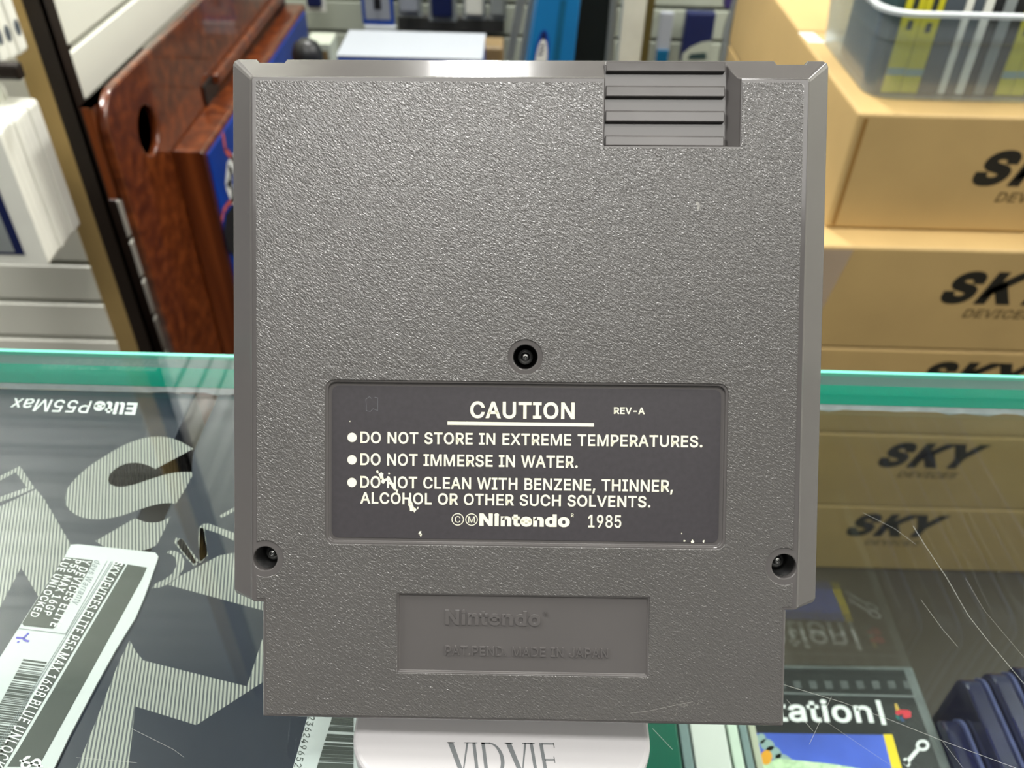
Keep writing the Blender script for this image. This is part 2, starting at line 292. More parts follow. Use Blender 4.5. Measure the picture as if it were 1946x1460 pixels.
# letter outlines (thousandths of an em): (advance, 'x,y x,y|x,y ...')
SPACE_ADV = 188
GLYPHS = {
'$': (447, '202,-74 202,583 244,583 244,-74|224,-9 197,-8 172,-4 149,1 128,9 108,19 91,31 76,45 64,60 54,77 46,96 41,115 38,137 104,137 107,123 110,110 116,98 123,88 132,79 142,71 154,64 166,59 180,55 194,52 209,50 224,49 241,50 257,52 272,55 286,60 299,66 311,74 321,82 329,92 336,102 341,114 345,126 346,139 345,151 342,161 338,171 332,179 325,186 316,193 307,199 296,205 245,222 184,239 154,249 128,260 105,274 86,289 71,307 60,326 54,348 52,372 53,393 58,413 65,431 75,448 87,463 102,476 119,488 138,498 158,506 180,511 203,514 227,516 252,514 275,511 296,505 316,498 334,488 351,476 365,463 377,449 387,433 394,415 399,397 401,378 337,378 334,396 326,412 316,426 302,437 286,447 267,453 247,457 225,459 209,458 194,456 180,452 167,448 156,442 145,435 136,427 129,418 123,409 118,398 116,387 115,376 116,363 119,352 124,342 131,334 139,326 148,319 158,313 169,308 212,293 264,279 312,264 324,258 336,252 347,245 359,238 369,229 379,220 387,209 395,198 401,185 405,171 407,155 408,139 407,118 403,99 396,81 386,64 374,48 360,34 343,21 323,11 302,2 278,-4 252,-8'),
',': (188, '38,-119 68,71 137,71 84,-119'),
'-': (453, '337,244 337,188 114,188 114,244'),
'.': (188, '95,-4 86,-4 78,-1 70,3 63,9 57,16 53,24 50,32 50,41 50,50 53,59 57,66 63,73 70,79 78,83 86,86 95,87 104,86 113,83 121,79 128,73 134,66 138,59 140,50 141,41 140,32 138,24 134,16 128,9 121,3 113,-1 104,-4'),
'0': (453, '227,-7 199,-5 174,1 151,11 130,24 111,41 95,62 80,86 69,113 60,144 53,178 49,214 48,254 49,294 53,330 60,364 69,395 81,422 95,447 112,467 130,484 151,498 174,508 200,514 227,516 254,514 279,508 302,498 323,484 342,467 358,447 372,422 384,395 393,364 400,330 404,294 405,254 404,214 400,178 393,144 384,113 373,86 359,62 342,41 323,24 302,11 279,1 254,-5|227,50 245,51 261,56 276,63 290,74 303,87 313,103 323,122 330,144 336,168 340,194 343,223 344,254 343,285 340,314 336,341 330,365 323,387 313,405 303,422 290,435 276,446 261,453 245,458 227,460 209,458 192,453 177,446 163,435 151,422 140,405 131,387 123,365 117,341 113,314 110,285 109,254 110,223 113,194 117,168 123,144 131,122 140,103 151,87 163,74 177,63 192,56 209,51'),
'1': (453, '76,0 76,55 391,55 391,0|276,509 276,0 212,0 212,448 209,448 86,358 86,427 198,509'),
'2': (453, '64,0 64,47 234,229 282,282 291,294 299,305 305,316 311,327 315,337 318,348 320,360 320,371 319,385 317,397 313,408 308,419 301,428 293,436 283,443 273,449 262,454 250,457 237,459 224,460 209,459 196,457 184,453 172,447 162,441 153,433 145,424 139,413 134,402 130,390 128,376 127,362 66,362 67,384 71,405 77,424 86,442 98,459 111,473 126,486 143,496 162,505 182,511 203,514 225,516 247,514 268,511 288,505 306,497 323,486 337,474 350,461 361,445 370,428 376,411 380,392 381,372 380,358 378,345 375,331 371,318 365,304 357,290 347,275 336,259 322,241 306,223 288,202 267,180 153,60 153,57 389,57 389,0'),
'3': (453, '218,-7 195,-6 173,-3 152,2 133,10 114,19 98,30 83,43 70,57 60,74 52,91 46,111 44,132 109,132 111,119 115,107 120,97 126,87 134,78 144,71 154,64 165,59 178,55 191,52 204,50 219,50 234,51 248,53 262,56 275,61 287,67 297,74 307,83 315,93 321,104 325,116 328,130 329,145 328,158 326,172 322,184 316,196 308,207 299,217 288,226 275,234 260,240 242,244 223,247 201,248 157,248 157,299 288,448 288,452 70,452 70,509 372,509 372,461 211,278 211,289 239,290 264,288 287,284 308,276 327,265 344,253 359,239 371,222 381,205 387,186 392,166 393,145 392,123 387,103 380,84 370,66 358,50 344,36 327,23 309,12 288,4 266,-2 243,-6'),
'4': (453, '40,105 40,158 247,509 311,509 109,166 109,163 413,163 413,105|282,0 282,121 282,146 282,318 343,318 343,0'),
'5': (453, '221,-7 199,-6 178,-2 159,3 140,11 123,21 108,32 94,45 83,60 73,76 66,93 62,111 60,130 122,130 124,119 127,108 132,98 138,89 145,80 154,73 163,66 173,60 184,56 196,52 208,50 221,50 236,51 250,53 264,58 276,64 288,72 298,82 307,92 314,104 320,117 324,131 327,146 328,162 327,178 324,193 320,208 314,221 306,233 297,244 286,254 275,262 262,269 248,273 233,276 218,277 205,276 192,275 180,272 167,268 156,264 145,258 136,252 128,246 67,253 96,509 366,509 366,452 151,452 134,301 136,301 145,308 155,315 166,320 178,325 190,329 203,331 216,333 229,334 247,333 263,330 279,326 294,321 308,314 321,306 334,296 345,285 355,273 364,260 372,246 379,231 384,215 388,199 390,181 391,163 390,139 385,117 379,95 369,76 357,57 343,41 327,27 309,15 289,6 268,-1 245,-5'),
'6': (453, '226,-7 203,-5 182,-1 161,5 142,15 125,26 109,40 96,56 84,74 75,94 69,115 65,138 64,162 65,180 68,199 73,219 80,239 89,261 102,285 118,311 137,340 252,509 322,509 151,261 145,261 165,288 196,307 205,310 214,312 224,314 235,314 257,313 278,309 298,303 316,295 332,284 346,271 359,257 370,240 378,221 384,201 388,180 389,157 388,134 384,112 377,92 368,73 356,55 343,39 327,26 310,14 291,5 271,-2 249,-6|226,48 241,49 254,52 267,56 279,63 289,70 299,79 307,90 314,101 320,114 324,128 327,142 327,157 327,173 324,187 320,201 314,213 307,225 299,235 289,244 279,251 267,258 254,262 241,264 226,265 212,264 198,262 186,258 174,252 163,244 153,235 145,225 138,214 132,201 128,188 126,174 125,158 126,143 128,128 132,114 138,102 145,90 153,79 163,70 174,63 186,56 198,52 212,49'),
'7': (453, '97,0 323,448 323,452 62,452 62,509 391,509 391,449 165,0'),
'8': (453, '226,-7 201,-6 178,-2 156,3 136,11 117,21 101,33 86,47 74,62 64,78 57,96 53,115 52,135 53,151 55,166 59,181 65,195 72,208 81,220 90,231 101,241 113,249 125,256 139,261 153,265 153,267 135,273 119,282 105,293 93,308 83,324 76,342 72,360 70,380 72,399 75,417 82,434 90,450 101,464 114,477 129,488 146,498 164,506 184,511 204,514 226,516 248,514 269,511 288,506 306,498 323,488 337,477 350,464 361,450 370,434 377,417 380,399 382,380 380,361 376,342 369,324 359,308 347,293 333,282 318,273 300,267 300,265 314,261 327,256 339,249 351,241 362,231 372,220 380,208 387,195 393,181 397,166 400,151 401,135 399,115 395,96 388,78 378,62 366,47 352,33 335,21 317,11 296,3 275,-2 251,-6|226,49 243,50 258,52 272,55 285,60 296,66 307,74 315,82 323,91 329,102 333,113 336,126 337,139 336,152 333,165 329,177 322,189 314,199 305,208 295,216 283,223 270,228 256,232 242,234 226,235 211,234 196,232 182,228 169,223 157,216 147,208 138,199 130,189 123,177 119,165 116,152 115,139 116,126 119,113 123,102 129,91 136,82 145,74 156,66 167,60 180,55 195,52 210,50|226,290 239,290 252,292 263,296 274,300 284,306 293,313 300,321 307,330 312,341 316,351 318,363 319,376 318,388 316,399 313,410 308,420 301,429 294,437 285,444 275,449 264,454 252,457 240,459 226,460 213,459 200,457 188,454 177,449 167,444 159,437 151,429 145,420 139,410 136,399 134,388 133,376 134,363 136,351 139,341 145,330 151,321 159,313 168,306 178,300 189,296 201,292 213,290'),
'9': (453, '226,516 249,514 271,510 291,503 310,494 328,482 343,468 356,452 368,434 377,414 384,393 388,371 389,347 388,328 385,309 380,290 373,270 363,248 350,224 334,197 315,168 200,0 130,0 301,248 307,248 287,221 257,202 248,199 238,196 228,195 218,195 195,196 175,199 155,206 137,214 121,225 106,237 94,252 83,269 74,287 68,307 65,329 64,352 65,375 69,397 75,417 85,436 96,454 110,469 125,483 143,494 162,504 182,510 203,514|226,460 212,459 199,457 186,452 174,446 163,438 154,429 145,419 138,407 133,395 129,381 126,367 125,352 126,336 129,322 133,308 138,295 145,284 154,274 163,265 174,257 186,251 199,247 212,244 226,243 240,244 254,247 267,251 279,257 289,265 299,273 307,284 314,295 320,308 324,321 327,335 327,350 327,366 324,381 320,394 314,407 307,419 299,429 290,438 279,446 267,452 254,457 241,459'),
'A': (480, '16,0 201,509 276,509 463,0 395,0 239,438 85,0|110,142 110,199 370,199 370,142'),
'B': (456, '60,0 60,509 241,509 266,508 289,504 310,499 329,491 345,481 359,469 371,456 381,442 388,426 394,410 397,392 398,374 397,358 395,344 392,331 387,320 380,310 373,301 365,293 356,286 347,280 336,275 326,270 315,267 315,262 327,261 339,257 351,252 363,245 374,237 385,227 394,216 402,203 409,189 414,173 417,155 418,136 417,117 413,100 408,83 400,67 390,52 377,39 362,28 344,18 324,10 301,4 275,1 247,0|125,57 245,57 272,58 296,63 315,70 330,80 341,92 349,105 354,120 355,137 355,149 352,161 348,173 342,184 335,194 327,203 317,211 306,218 293,224 279,228 264,230 248,231 125,231|125,285 238,285 252,286 265,288 277,291 288,296 299,302 308,309 316,317 323,326 329,337 333,348 335,359 336,372 334,388 330,403 323,417 313,429 299,439 283,446 263,450 240,452 125,452'),
'C': (510, '267,-7 235,-5 205,1 177,11 150,25 126,42 104,63 86,88 70,115 57,146 48,179 42,215 40,254 42,293 48,329 57,362 70,393 86,421 104,445 126,466 150,484 177,498 205,508 235,514 267,516 286,515 305,513 323,509 340,504 357,498 373,490 388,481 402,471 415,460 427,447 438,433 448,418 456,402 463,385 469,367 473,348 408,348 405,361 401,373 395,384 389,395 382,404 375,413 366,421 357,428 348,435 337,440 327,445 315,449 304,452 292,454 280,455 267,456 245,454 223,450 203,443 184,432 166,419 150,403 137,385 125,364 116,340 109,314 105,285 103,254 105,223 109,194 116,168 125,145 137,123 151,105 166,89 184,76 203,66 223,59 245,54 267,53 280,53 292,55 304,57 315,60 327,64 337,69 348,74 357,81 366,88 375,96 382,105 389,114 395,125 401,136 405,148 408,160 473,160 469,142 463,124 457,107 448,91 438,76 428,62 416,49 402,38 388,28 373,19 357,11 341,5 323,0 305,-4 286,-6'),
'D': (502, '219,0 96,0 96,57 215,57 244,58 272,63 296,70 318,81 337,94 354,110 368,128 379,149 388,172 394,198 398,226 399,255 398,285 394,312 388,337 379,361 368,381 354,399 338,415 320,428 299,438 275,446 249,450 221,452 93,452 93,509 225,509 261,507 294,501 325,492 353,478 377,461 399,441 418,418 433,391 446,361 455,329 460,293 462,255 460,217 455,181 446,149 433,119 417,92 398,68 376,48 351,31 322,17 291,8 256,2|125,509 125,0 60,0 60,509'),
'E': (419, '60,0 60,509 372,509 372,452 125,452 125,286 355,286 355,229 125,229 125,57 375,57 375,0'),
'G': (520, '269,-7 236,-5 205,1 176,11 149,25 125,43 104,64 85,88 69,116 57,146 47,179 42,215 40,254 42,293 47,329 57,362 69,393 85,421 103,445 125,466 149,484 175,498 203,508 233,514 265,516 285,515 304,513 322,509 340,504 358,497 374,489 389,480 403,469 416,458 429,445 439,431 449,416 458,401 465,384 470,367 474,349 408,349 404,361 399,372 393,383 387,393 380,403 373,411 365,420 356,427 347,434 337,439 326,444 315,448 304,452 291,454 279,455 265,456 243,454 222,450 202,443 183,432 166,419 150,404 137,385 125,364 116,340 109,314 105,285 103,254 105,223 109,194 116,168 125,145 137,124 151,105 166,90 184,76 203,66 224,59 246,54 269,53 290,54 309,57 328,63 345,71 360,81 374,93 386,107 396,123 404,141 410,160 414,180 415,202 434,199 283,199 283,256 478,256 478,200 476,170 471,141 463,115 451,91 436,69 419,50 399,33 377,19 352,8 326,0 298,-5'),
'H': (517, '60,0 60,509 125,509 125,289 392,289 392,509 457,509 457,0 392,0 392,232 125,232 125,0'),
'I': (300, '31,0 31,57 118,57 118,452 31,452 31,509 269,509 269,452 183,452 183,57 269,57 269,0'),
'J': (396, '185,-7 153,-4 124,3 98,15 75,33 57,55 44,81 36,111 33,145 33,173 98,173 98,145 99,123 104,104 111,88 122,74 134,64 149,56 166,51 185,50 204,51 220,56 235,64 248,74 258,88 266,104 270,123 272,145 272,509 336,509 336,145 334,111 326,81 313,55 294,33 271,15 246,3 217,-4'),
'K': (467, '104,145 104,216 139,261 174,303 212,344 364,509 448,509 231,276 228,276|60,0 60,509 125,509 125,334 124,225 125,193 125,0|372,0 188,259 228,309 449,0'),
'L': (393, '60,0 60,509 125,509 125,57 361,57 361,0'),
'M': (628, '60,0 60,509 152,509 315,84 476,509 568,509 568,0 504,0 504,430 342,0 286,0 122,430 122,0'),
'N': (523, '60,0 60,509 136,509 399,100 399,509 463,509 463,0 387,0 125,408 125,0'),
'O': (533, '267,-7 235,-5 205,1 177,11 150,25 126,42 105,63 86,88 70,115 57,146 48,179 42,215 40,254 42,293 48,329 57,362 70,393 86,421 105,445 126,466 150,484 177,498 205,508 235,514 267,516 299,514 329,508 357,498 384,484 408,466 429,445 448,421 464,393 477,362 486,329 491,293 493,254 491,215 486,179 477,146 464,115 448,88 429,63 408,42 384,25 357,11 329,1 299,-5|267,53 289,54 310,59 330,66 349,76 367,89 383,105 396,123 408,144 418,168 425,194 429,223 430,254 429,286 425,314 418,341 408,365 396,386 383,404 367,420 349,433 330,443 310,450 289,454 267,456 245,454 223,450 203,443 184,433 167,420 151,404 137,385 125,364 116,340 109,314 105,285 103,254 105,223 109,194 116,168 125,144 137,123 151,105 167,89 184,76 203,66 223,59 245,54'),
'P': (445, '60,0 60,509 235,509 263,507 289,503 312,497 332,487 350,476 366,462 379,447 390,430 398,411 404,391 407,370 409,348 407,325 404,304 398,284 390,265 379,248 366,233 350,219 332,207 312,198 289,191 263,187 235,186 109,186 109,242 233,242 252,243 269,246 284,250 297,256 308,264 318,272 327,282 333,294 338,306 342,319 344,333 344,348 344,362 342,376 338,389 333,402 326,413 318,423 308,431 297,439 284,444 268,449 251,451 232,452 125,452 125,0'),
'R': (449, '60,0 60,509 236,509 264,507 290,504 313,497 333,489 351,478 367,465 380,450 390,433 399,415 405,395 408,374 409,352 408,330 405,309 399,290 390,271 380,255 367,240 351,228 333,217 312,209 289,203 264,199 236,198 96,198 96,255 234,255 252,256 269,258 284,262 298,267 309,273 319,281 327,290 334,300 339,312 342,324 344,338 345,352 344,367 342,380 339,393 334,405 327,415 319,425 309,433 298,440 284,445 269,449 252,451 233,452 125,452 125,0|353,0 230,229 303,229 428,0'),
'S': (447, '224,-9 197,-8 172,-4 149,1 128,9 108,19 91,31 76,45 64,60 54,77 46,96 41,115 38,137 104,137 107,123 110,110 116,98 123,88 132,79 142,71 154,64 166,59 180,55 194,52 209,50 224,49 241,50 257,52 272,55 286,60 299,66 311,74 321,82 329,92 336,102 341,114 345,126 346,139 345,151 342,161 338,171 332,179 325,186 316,193 307,199 296,205 245,222 184,239 154,249 128,260 105,274 86,289 71,307 60,326 54,348 52,372 53,393 58,413 65,431 75,448 87,463 102,476 119,488 138,498 158,506 180,511 203,514 227,516 252,514 275,511 296,505 316,498 334,488 351,476 365,463 377,449 387,433 394,415 399,397 401,378 337,378 334,396 326,412 316,426 302,437 286,447 267,453 247,457 225,459 209,458 194,456 180,452 167,448 156,442 145,435 136,427 129,418 123,409 118,398 116,387 115,376 116,363 119,352 124,342 131,334 139,326 148,319 158,313 169,308 212,293 264,279 312,264 324,258 336,252 347,245 359,238 369,229 379,220 387,209 395,198 401,185 405,171 407,155 408,139 407,118 403,99 396,81 386,64 374,48 360,34 343,21 323,11 302,2 278,-4 252,-8'),
'T': (449, '32,452 32,509 417,509 417,452 257,452 257,0 193,0 193,452'),
'U': (517, '259,-8 230,-7 203,-2 177,5 154,15 133,28 114,43 98,60 85,80 74,101 66,124 62,148 60,173 60,509 124,509 124,178 125,160 128,144 133,128 141,113 150,99 160,87 173,77 187,68 203,61 220,56 239,53 259,52 279,53 298,56 315,61 331,68 345,77 357,87 368,99 377,113 384,128 389,144 392,160 393,178 393,509 457,509 457,173 456,148 451,124 443,101 433,80 419,60 403,43 384,28 363,15 340,5 315,-2 288,-7'),
'V': (480, '204,0 16,509 84,509 240,75 395,509 463,509 278,0'),
'W': (686, '155,0 16,509 82,509 193,75 306,509 380,509 493,75 603,509 670,509 530,0 455,0 343,430 230,0'),
'X': (474, '18,0 200,260 29,509 104,509 238,312 374,509 446,509 277,262 456,0 382,0 237,206 91,0'),
'Y': (472, '203,0 203,208 16,509 91,509 237,262 381,509 455,509 268,208 268,0'),
'Z': (438, '42,0 42,46 320,452 40,452 40,509 397,509 397,462 122,57 399,57 399,0'),
'a': (389, '160,-9 142,-8 126,-5 110,-1 94,5 80,12 68,22 57,32 48,45 40,58 35,73 31,90 30,108 31,123 34,138 38,150 43,161 50,171 58,179 67,187 78,193 89,199 100,203 112,207 125,211 178,220 234,227 265,235 276,255 276,257 275,268 273,279 271,288 267,297 262,304 256,311 248,317 240,322 230,326 220,329 208,330 196,331 183,330 171,329 159,326 149,322 118,301 100,274 41,291 48,308 57,322 67,335 79,346 91,355 104,364 118,370 133,375 148,379 163,382 179,384 194,384 239,379 251,376 263,372 275,367 286,360 296,353 306,343 315,333 322,320 329,306 333,290 336,272 337,251 337,0 277,0 277,52 272,52 252,25 244,18 236,12 226,6 215,1 203,-3 190,-6 176,-8|170,45 187,46 202,49 216,53 228,59 239,66 248,74 257,83 263,93 269,104 272,115 275,126 276,138 276,190 259,182 231,176 200,171 175,168 134,159 125,155 117,150 110,145 103,139 98,132 95,124 93,115 92,105 92,95 94,87 98,79 102,72 107,66 114,61 121,56 130,52 139,49 149,47 159,46'),
'c': (396, '207,-8 182,-7 159,-2 137,6 117,16 98,30 82,46 68,64 56,85 46,108 40,133 36,159 34,187 36,216 40,243 46,268 56,291 68,312 82,330 98,346 117,360 137,371 159,378 182,383 207,384 221,384 234,383 247,380 260,377 272,373 284,368 295,362 305,356 315,349 324,341 332,332 340,322 347,312 353,301 358,289 362,277 303,262 290,289 270,311 242,325 207,330 189,329 173,325 158,319 145,310 134,300 124,287 115,274 108,258 103,242 99,224 97,206 96,187 97,169 99,151 103,134 108,117 115,102 124,89 134,76 145,66 158,57 173,51 189,48 207,46 243,52 271,66 292,89 304,117 363,102 359,90 354,78 348,67 341,56 334,46 325,37 316,29 306,21 296,15 285,9 273,4 261,-1 248,-4 235,-6 221,-8'),
'd': (424, '195,-8 172,-7 151,-2 130,5 111,16 94,29 79,45 66,64 55,84 46,108 39,133 35,160 34,189 35,218 39,245 46,270 55,293 66,313 79,332 95,347 112,361 131,371 151,378 173,383 196,384 213,384 228,381 241,378 253,373 263,367 272,360 280,353 287,346 306,319 311,319 311,509 372,509 372,0 313,0 313,59 307,59 287,31 280,24 272,17 263,10 252,4 241,-1 227,-5 212,-7|205,47 221,48 236,51 250,57 263,65 274,75 284,86 293,100 299,115 305,132 309,150 311,169 312,189 311,210 309,229 305,247 300,263 293,278 284,291 275,302 263,312 251,320 237,325 221,329 205,330 187,329 172,325 157,319 145,311 133,301 124,290 115,276 108,261 103,245 99,227 97,209 96,189 97,170 99,151 103,133 109,117 115,101 124,88 134,76 145,66 158,57 172,51 188,48'),
'e': (404, '212,-8 185,-7 161,-2 138,6 117,16 98,30 82,46 68,64 56,85 46,108 40,132 35,159 34,187 35,215 39,242 46,267 55,290 67,311 81,329 97,346 115,359 135,370 157,378 180,383 205,384 221,384 236,382 251,379 266,374 280,368 294,361 307,351 319,341 331,329 341,315 350,299 357,282 363,263 368,242 370,219 371,194 371,169 310,169 310,202 309,220 307,237 303,254 298,269 291,282 283,294 273,305 263,314 250,321 237,326 222,329 205,330 189,329 173,326 159,321 146,313 135,304 125,294 116,282 109,270 103,256 99,241 97,226 96,211 96,178 97,157 100,139 104,122 110,106 118,92 128,80 139,70 151,61 165,55 179,50 195,47 212,46 224,47 234,48 244,50 254,53 263,56 271,61 278,66 285,73 292,80 297,88 302,96 306,105 365,91 360,77 353,63 345,51 335,39 324,29 311,19 298,11 283,4 266,-1 249,-5 231,-7|75,169 75,221 340,221 340,169'),
'h': (410, '114,227 114,0 53,0 53,509 114,509 114,287 102,287 112,312 124,332 137,349 152,362 169,372 187,379 207,383 227,384 246,383 264,380 280,376 295,369 309,360 321,349 332,336 341,321 348,304 353,285 356,264 357,240 357,0 296,0 296,235 295,256 290,275 283,291 273,304 260,315 246,323 229,328 210,329 197,328 184,326 172,322 161,317 150,311 141,303 133,293 126,283 121,271 117,257 114,243'),
'i': (167, '53,0 53,379 114,379 114,0|84,443 75,444 67,446 60,449 54,455 48,461 44,468 42,475 41,483 42,491 44,499 48,506 54,512 60,517 67,521 75,523 84,524 92,523 100,521 107,517 114,512 119,506 123,499 126,491 126,483 126,475 123,468 119,461 114,455 107,449 100,446 92,444'),
'l': (189, '139,-2 119,-1 101,3 86,10 74,20 65,33 58,47 54,65 53,84 53,509 114,509 114,99 114,87 115,77 117,68 120,62 124,58 130,54 137,53 146,52 160,53 170,54 181,3 162,-1'),
'm': (610, '53,0 53,379 112,379 112,295 108,295 112,310 118,323 125,335 132,346 141,355 151,363 161,370 172,376 183,380 195,384 207,386 219,386 239,385 257,380 273,372 287,361 299,347 309,331 316,314 321,295 312,295 317,308 322,321 329,332 337,343 347,353 357,361 368,369 381,375 394,380 407,383 422,385 437,386 453,385 468,383 483,378 497,372 510,364 522,354 532,342 541,328 548,313 553,296 556,276 557,255 557,0 496,0 496,254 494,273 490,289 483,302 473,313 460,321 447,326 433,329 419,330 406,330 395,328 384,324 374,320 365,314 358,307 351,299 345,290 341,280 338,270 336,259 335,247 335,0 274,0 274,260 273,275 269,288 262,301 253,311 242,320 229,326 215,329 199,330 188,330 178,328 168,325 158,320 148,314 140,307 132,299 126,289 121,278 117,266 114,253 114,238 114,0'),
'n': (410, '114,227 114,0 53,0 53,379 112,379 112,287 102,287 112,312 124,332 137,349 152,362 169,372 187,379 207,383 227,384 246,383 264,380 280,376 295,369 309,360 321,349 332,336 341,321 348,304 353,285 356,264 357,240 357,0 296,0 296,235 295,256 290,275 283,291 273,304 260,315 246,323 229,328 210,329 197,328 184,326 172,322 161,317 150,311 141,303 133,293 126,283 121,271 117,257 114,243'),
'o': (415, '207,-8 182,-7 159,-2 137,6 117,16 98,30 82,46 68,64 56,85 46,108 40,133 36,159 34,187 36,216 40,243 46,268 56,291 68,312 82,330 98,346 117,360 137,371 159,378 182,383 207,384 233,383 256,378 278,371 299,360 317,346 333,330 347,312 359,291 369,268 376,243 380,216 381,187 380,159 376,133 369,108 359,85 347,64 333,46 317,30 299,16 278,6 256,-2 233,-7|207,46 226,48 242,51 257,57 270,66 282,76 292,89 300,102 307,117 312,134 316,151 318,169 319,187 318,206 316,224 312,242 307,258 300,274 292,287 282,300 270,310 257,319 242,325 226,329 207,330 189,329 173,325 158,319 145,310 134,300 124,287 115,274 108,258 103,242 99,224 97,206 96,187 97,169 99,151 103,134 108,117 115,102 124,89 134,76 145,66 158,57 173,51 189,48'),
'r': (259, '53,0 53,379 112,379 112,321 115,321 122,335 130,347 140,358 152,367 166,375 181,380 196,384 213,385 229,384 243,384 243,322 230,324 207,326 194,325 182,323 170,319 159,315 149,309 140,301 132,293 126,284 121,273 117,262 114,250 114,237 114,0'),
's': (365, '182,-8 163,-7 145,-5 128,-2 112,3 98,10 84,18 72,27 62,38 53,50 45,63 40,78 36,94 94,107 99,92 105,79 114,69 124,60 136,54 150,49 165,46 181,45 200,46 217,50 232,55 244,62 255,71 262,81 267,91 268,103 267,112 265,121 260,129 254,136 246,142 237,147 225,151 212,155 149,170 125,177 104,186 87,196 72,208 61,222 53,237 48,255 47,274 48,290 51,305 57,319 65,332 75,343 87,354 100,363 115,370 131,377 149,381 167,384 187,384 206,384 223,381 239,378 254,372 267,366 279,358 290,349 299,339 307,328 314,316 319,303 324,290 268,277 264,288 258,298 251,307 243,316 232,323 219,328 205,331 187,333 171,332 156,329 143,324 131,317 121,308 114,299 110,289 109,277 110,267 112,258 117,250 124,243 133,237 144,232 157,227 172,223 229,209 254,202 275,194 292,183 306,171 317,158 325,142 330,125 331,107 330,90 326,75 321,61 312,47 302,35 290,24 276,15 260,6 242,0 223,-5 203,-7'),
't': (227, '204,379 204,327 6,327 6,379|65,471 126,471 126,98 127,86 128,76 132,68 136,61 142,56 150,53 159,51 170,50 185,51 202,54 213,2 192,-3 168,-4 145,-3 125,2 107,10 92,21 80,35 72,52 67,71 65,93'),
'u': (410, '182,-5 164,-4 146,-1 130,4 115,11 101,20 89,31 78,44 69,59 62,76 57,95 54,116 53,139 53,379 114,379 114,144 115,123 119,105 127,89 137,75 150,64 164,56 181,52 200,50 213,51 226,53 238,57 249,62 259,69 268,77 276,86 283,97 289,109 293,122 295,137 296,153 296,379 357,379 357,0 298,0 298,92 307,92 297,67 286,47 272,30 257,17 240,7 222,0 203,-4'),
'w': (567, '138,0 23,379 87,379 133,214 154,137 175,41 165,41 186,135 206,214 252,379 316,379 362,214 382,136 402,41 391,41 413,135 434,214 480,379 545,379 429,0 368,0 319,172 305,225 291,280 277,338 291,338 277,280 263,225 248,172 199,0'),
'x': (379, '21,0 171,218 171,171 29,379 100,379 147,306 179,253 207,206 175,206 202,253 233,306 282,379 352,379 209,169 209,214 358,0 287,0 231,85 200,136 173,182 205,182 178,136 148,85 91,0'),
'y': (389, '47,-139 61,-86 71,-87 104,-89 111,-87 118,-84 124,-80 130,-74 136,-67 141,-58 146,-48 151,-36 163,-1 17,379 84,379 165,155 187,87 206,21 184,21 202,87 224,155 305,379 371,379 204,-58 198,-72 191,-85 184,-97 177,-107 168,-116 159,-124 150,-130 139,-136 128,-140 117,-143 104,-145 91,-145 65,-143'),
}
_cap = {}
def grow(pts, d):
    """outline moved outward by d (outer loops run clockwise, counters counter-clockwise)"""
    q = [p for i, p in enumerate(pts) if (Vector(p)-Vector(pts[i-1])).length > 8.0]
    out = []; n = len(q)
    for i in range(n):
        a, b, c = Vector(q[i-1]), Vector(q[i]), Vector(q[(i+1) % n])
        u, v = (b-a).normalized(), (c-b).normalized()
        n1, n2 = Vector((-u.y, u.x)), Vector((-v.y, v.x)); m = n1+n2
        if m.length < 1e-3: m = n1
        m.normalize(); k = 1.0/max(0.35, m.dot(n1))
        out.append((b.x+m.x*d*k, b.y+m.y*d*k))
    return out
def area2(p): return sum(p[i-1][0]*p[i][1]-p[i][0]*p[i-1][1] for i in range(len(p)))/2
def inside(pt, poly):
    c = False; n = len(poly); x, y = pt
    for i in range(n):
        (x1, y1), (x2, y2) = poly[i-1], poly[i]
        if (y1 > y) != (y2 > y) and x < (x2-x1)*(y-y1)/(y2-y1)+x1: c = not c
    return c
def text_me(s, bold=0.0, shear=0.0, ext=0.0, space=1.0, word=1.0, slope=11.0):
    """flat letters, or (ext) raised letters with slanted sides between z = -0.5 and 0.5"""
    V, Fc = [], []; x = 0.0
    for ch in s:
        if ch == ' ':
            x += SPACE_ADV*word; continue
        adv, body = GLYPHS[ch]
        loops = []
        for sp_ in body.split('|'):
            pts = [tuple(int(q) for q in p.split(',')) for p in sp_.split()]
            if bold or ext: pts = grow(pts, bold*1000)
            loops.append(pts)
        outs = [l for l in loops if area2(l) < 0]; hol = [l for l in loops if area2(l) >= 0]
        for o_ in outs:
            hs = [h for h in hol if inside(h[0], o_)]
            base = len(V); grp = [o_]+hs
            for l in grp: V += [((p[0]+x)/1000.0, p[1]/1000.0, 0.5 if ext else 0.0) for p in l]
            for t in tessellate_polygon([[Vector((p[0], p[1], 0)) for p in l] for l in grp]): Fc.append(tuple(base+i for i in t))
            if ext:
                k = base
                for l in grp:
                    w = grow(l, slope)
                    if len(w) != len(l): w = [tuple(p) for p in l]
                    b2 = len(V); V += [((p[0]+x)/1000.0, p[1]/1000.0, -0.5) for p in w]; n = len(l)
                    for i in range(n): Fc.append((k+i, k+(i+1) % n, b2+(i+1) % n, b2+i))
                    k += n
        x += adv*space + bold*1500
    me = bpy.data.meshes.new('t'); me.from_pydata([(v[0]+v[1]*shear, v[1], v[2]) for v in V], [], Fc)
    return me
def cap_h(bold):
    if bold not in _cap:
        me = text_me('H', bold); ys = [v.co.y for v in me.vertices]; _cap[bold] = (min(ys), max(ys))
    return _cap[bold]
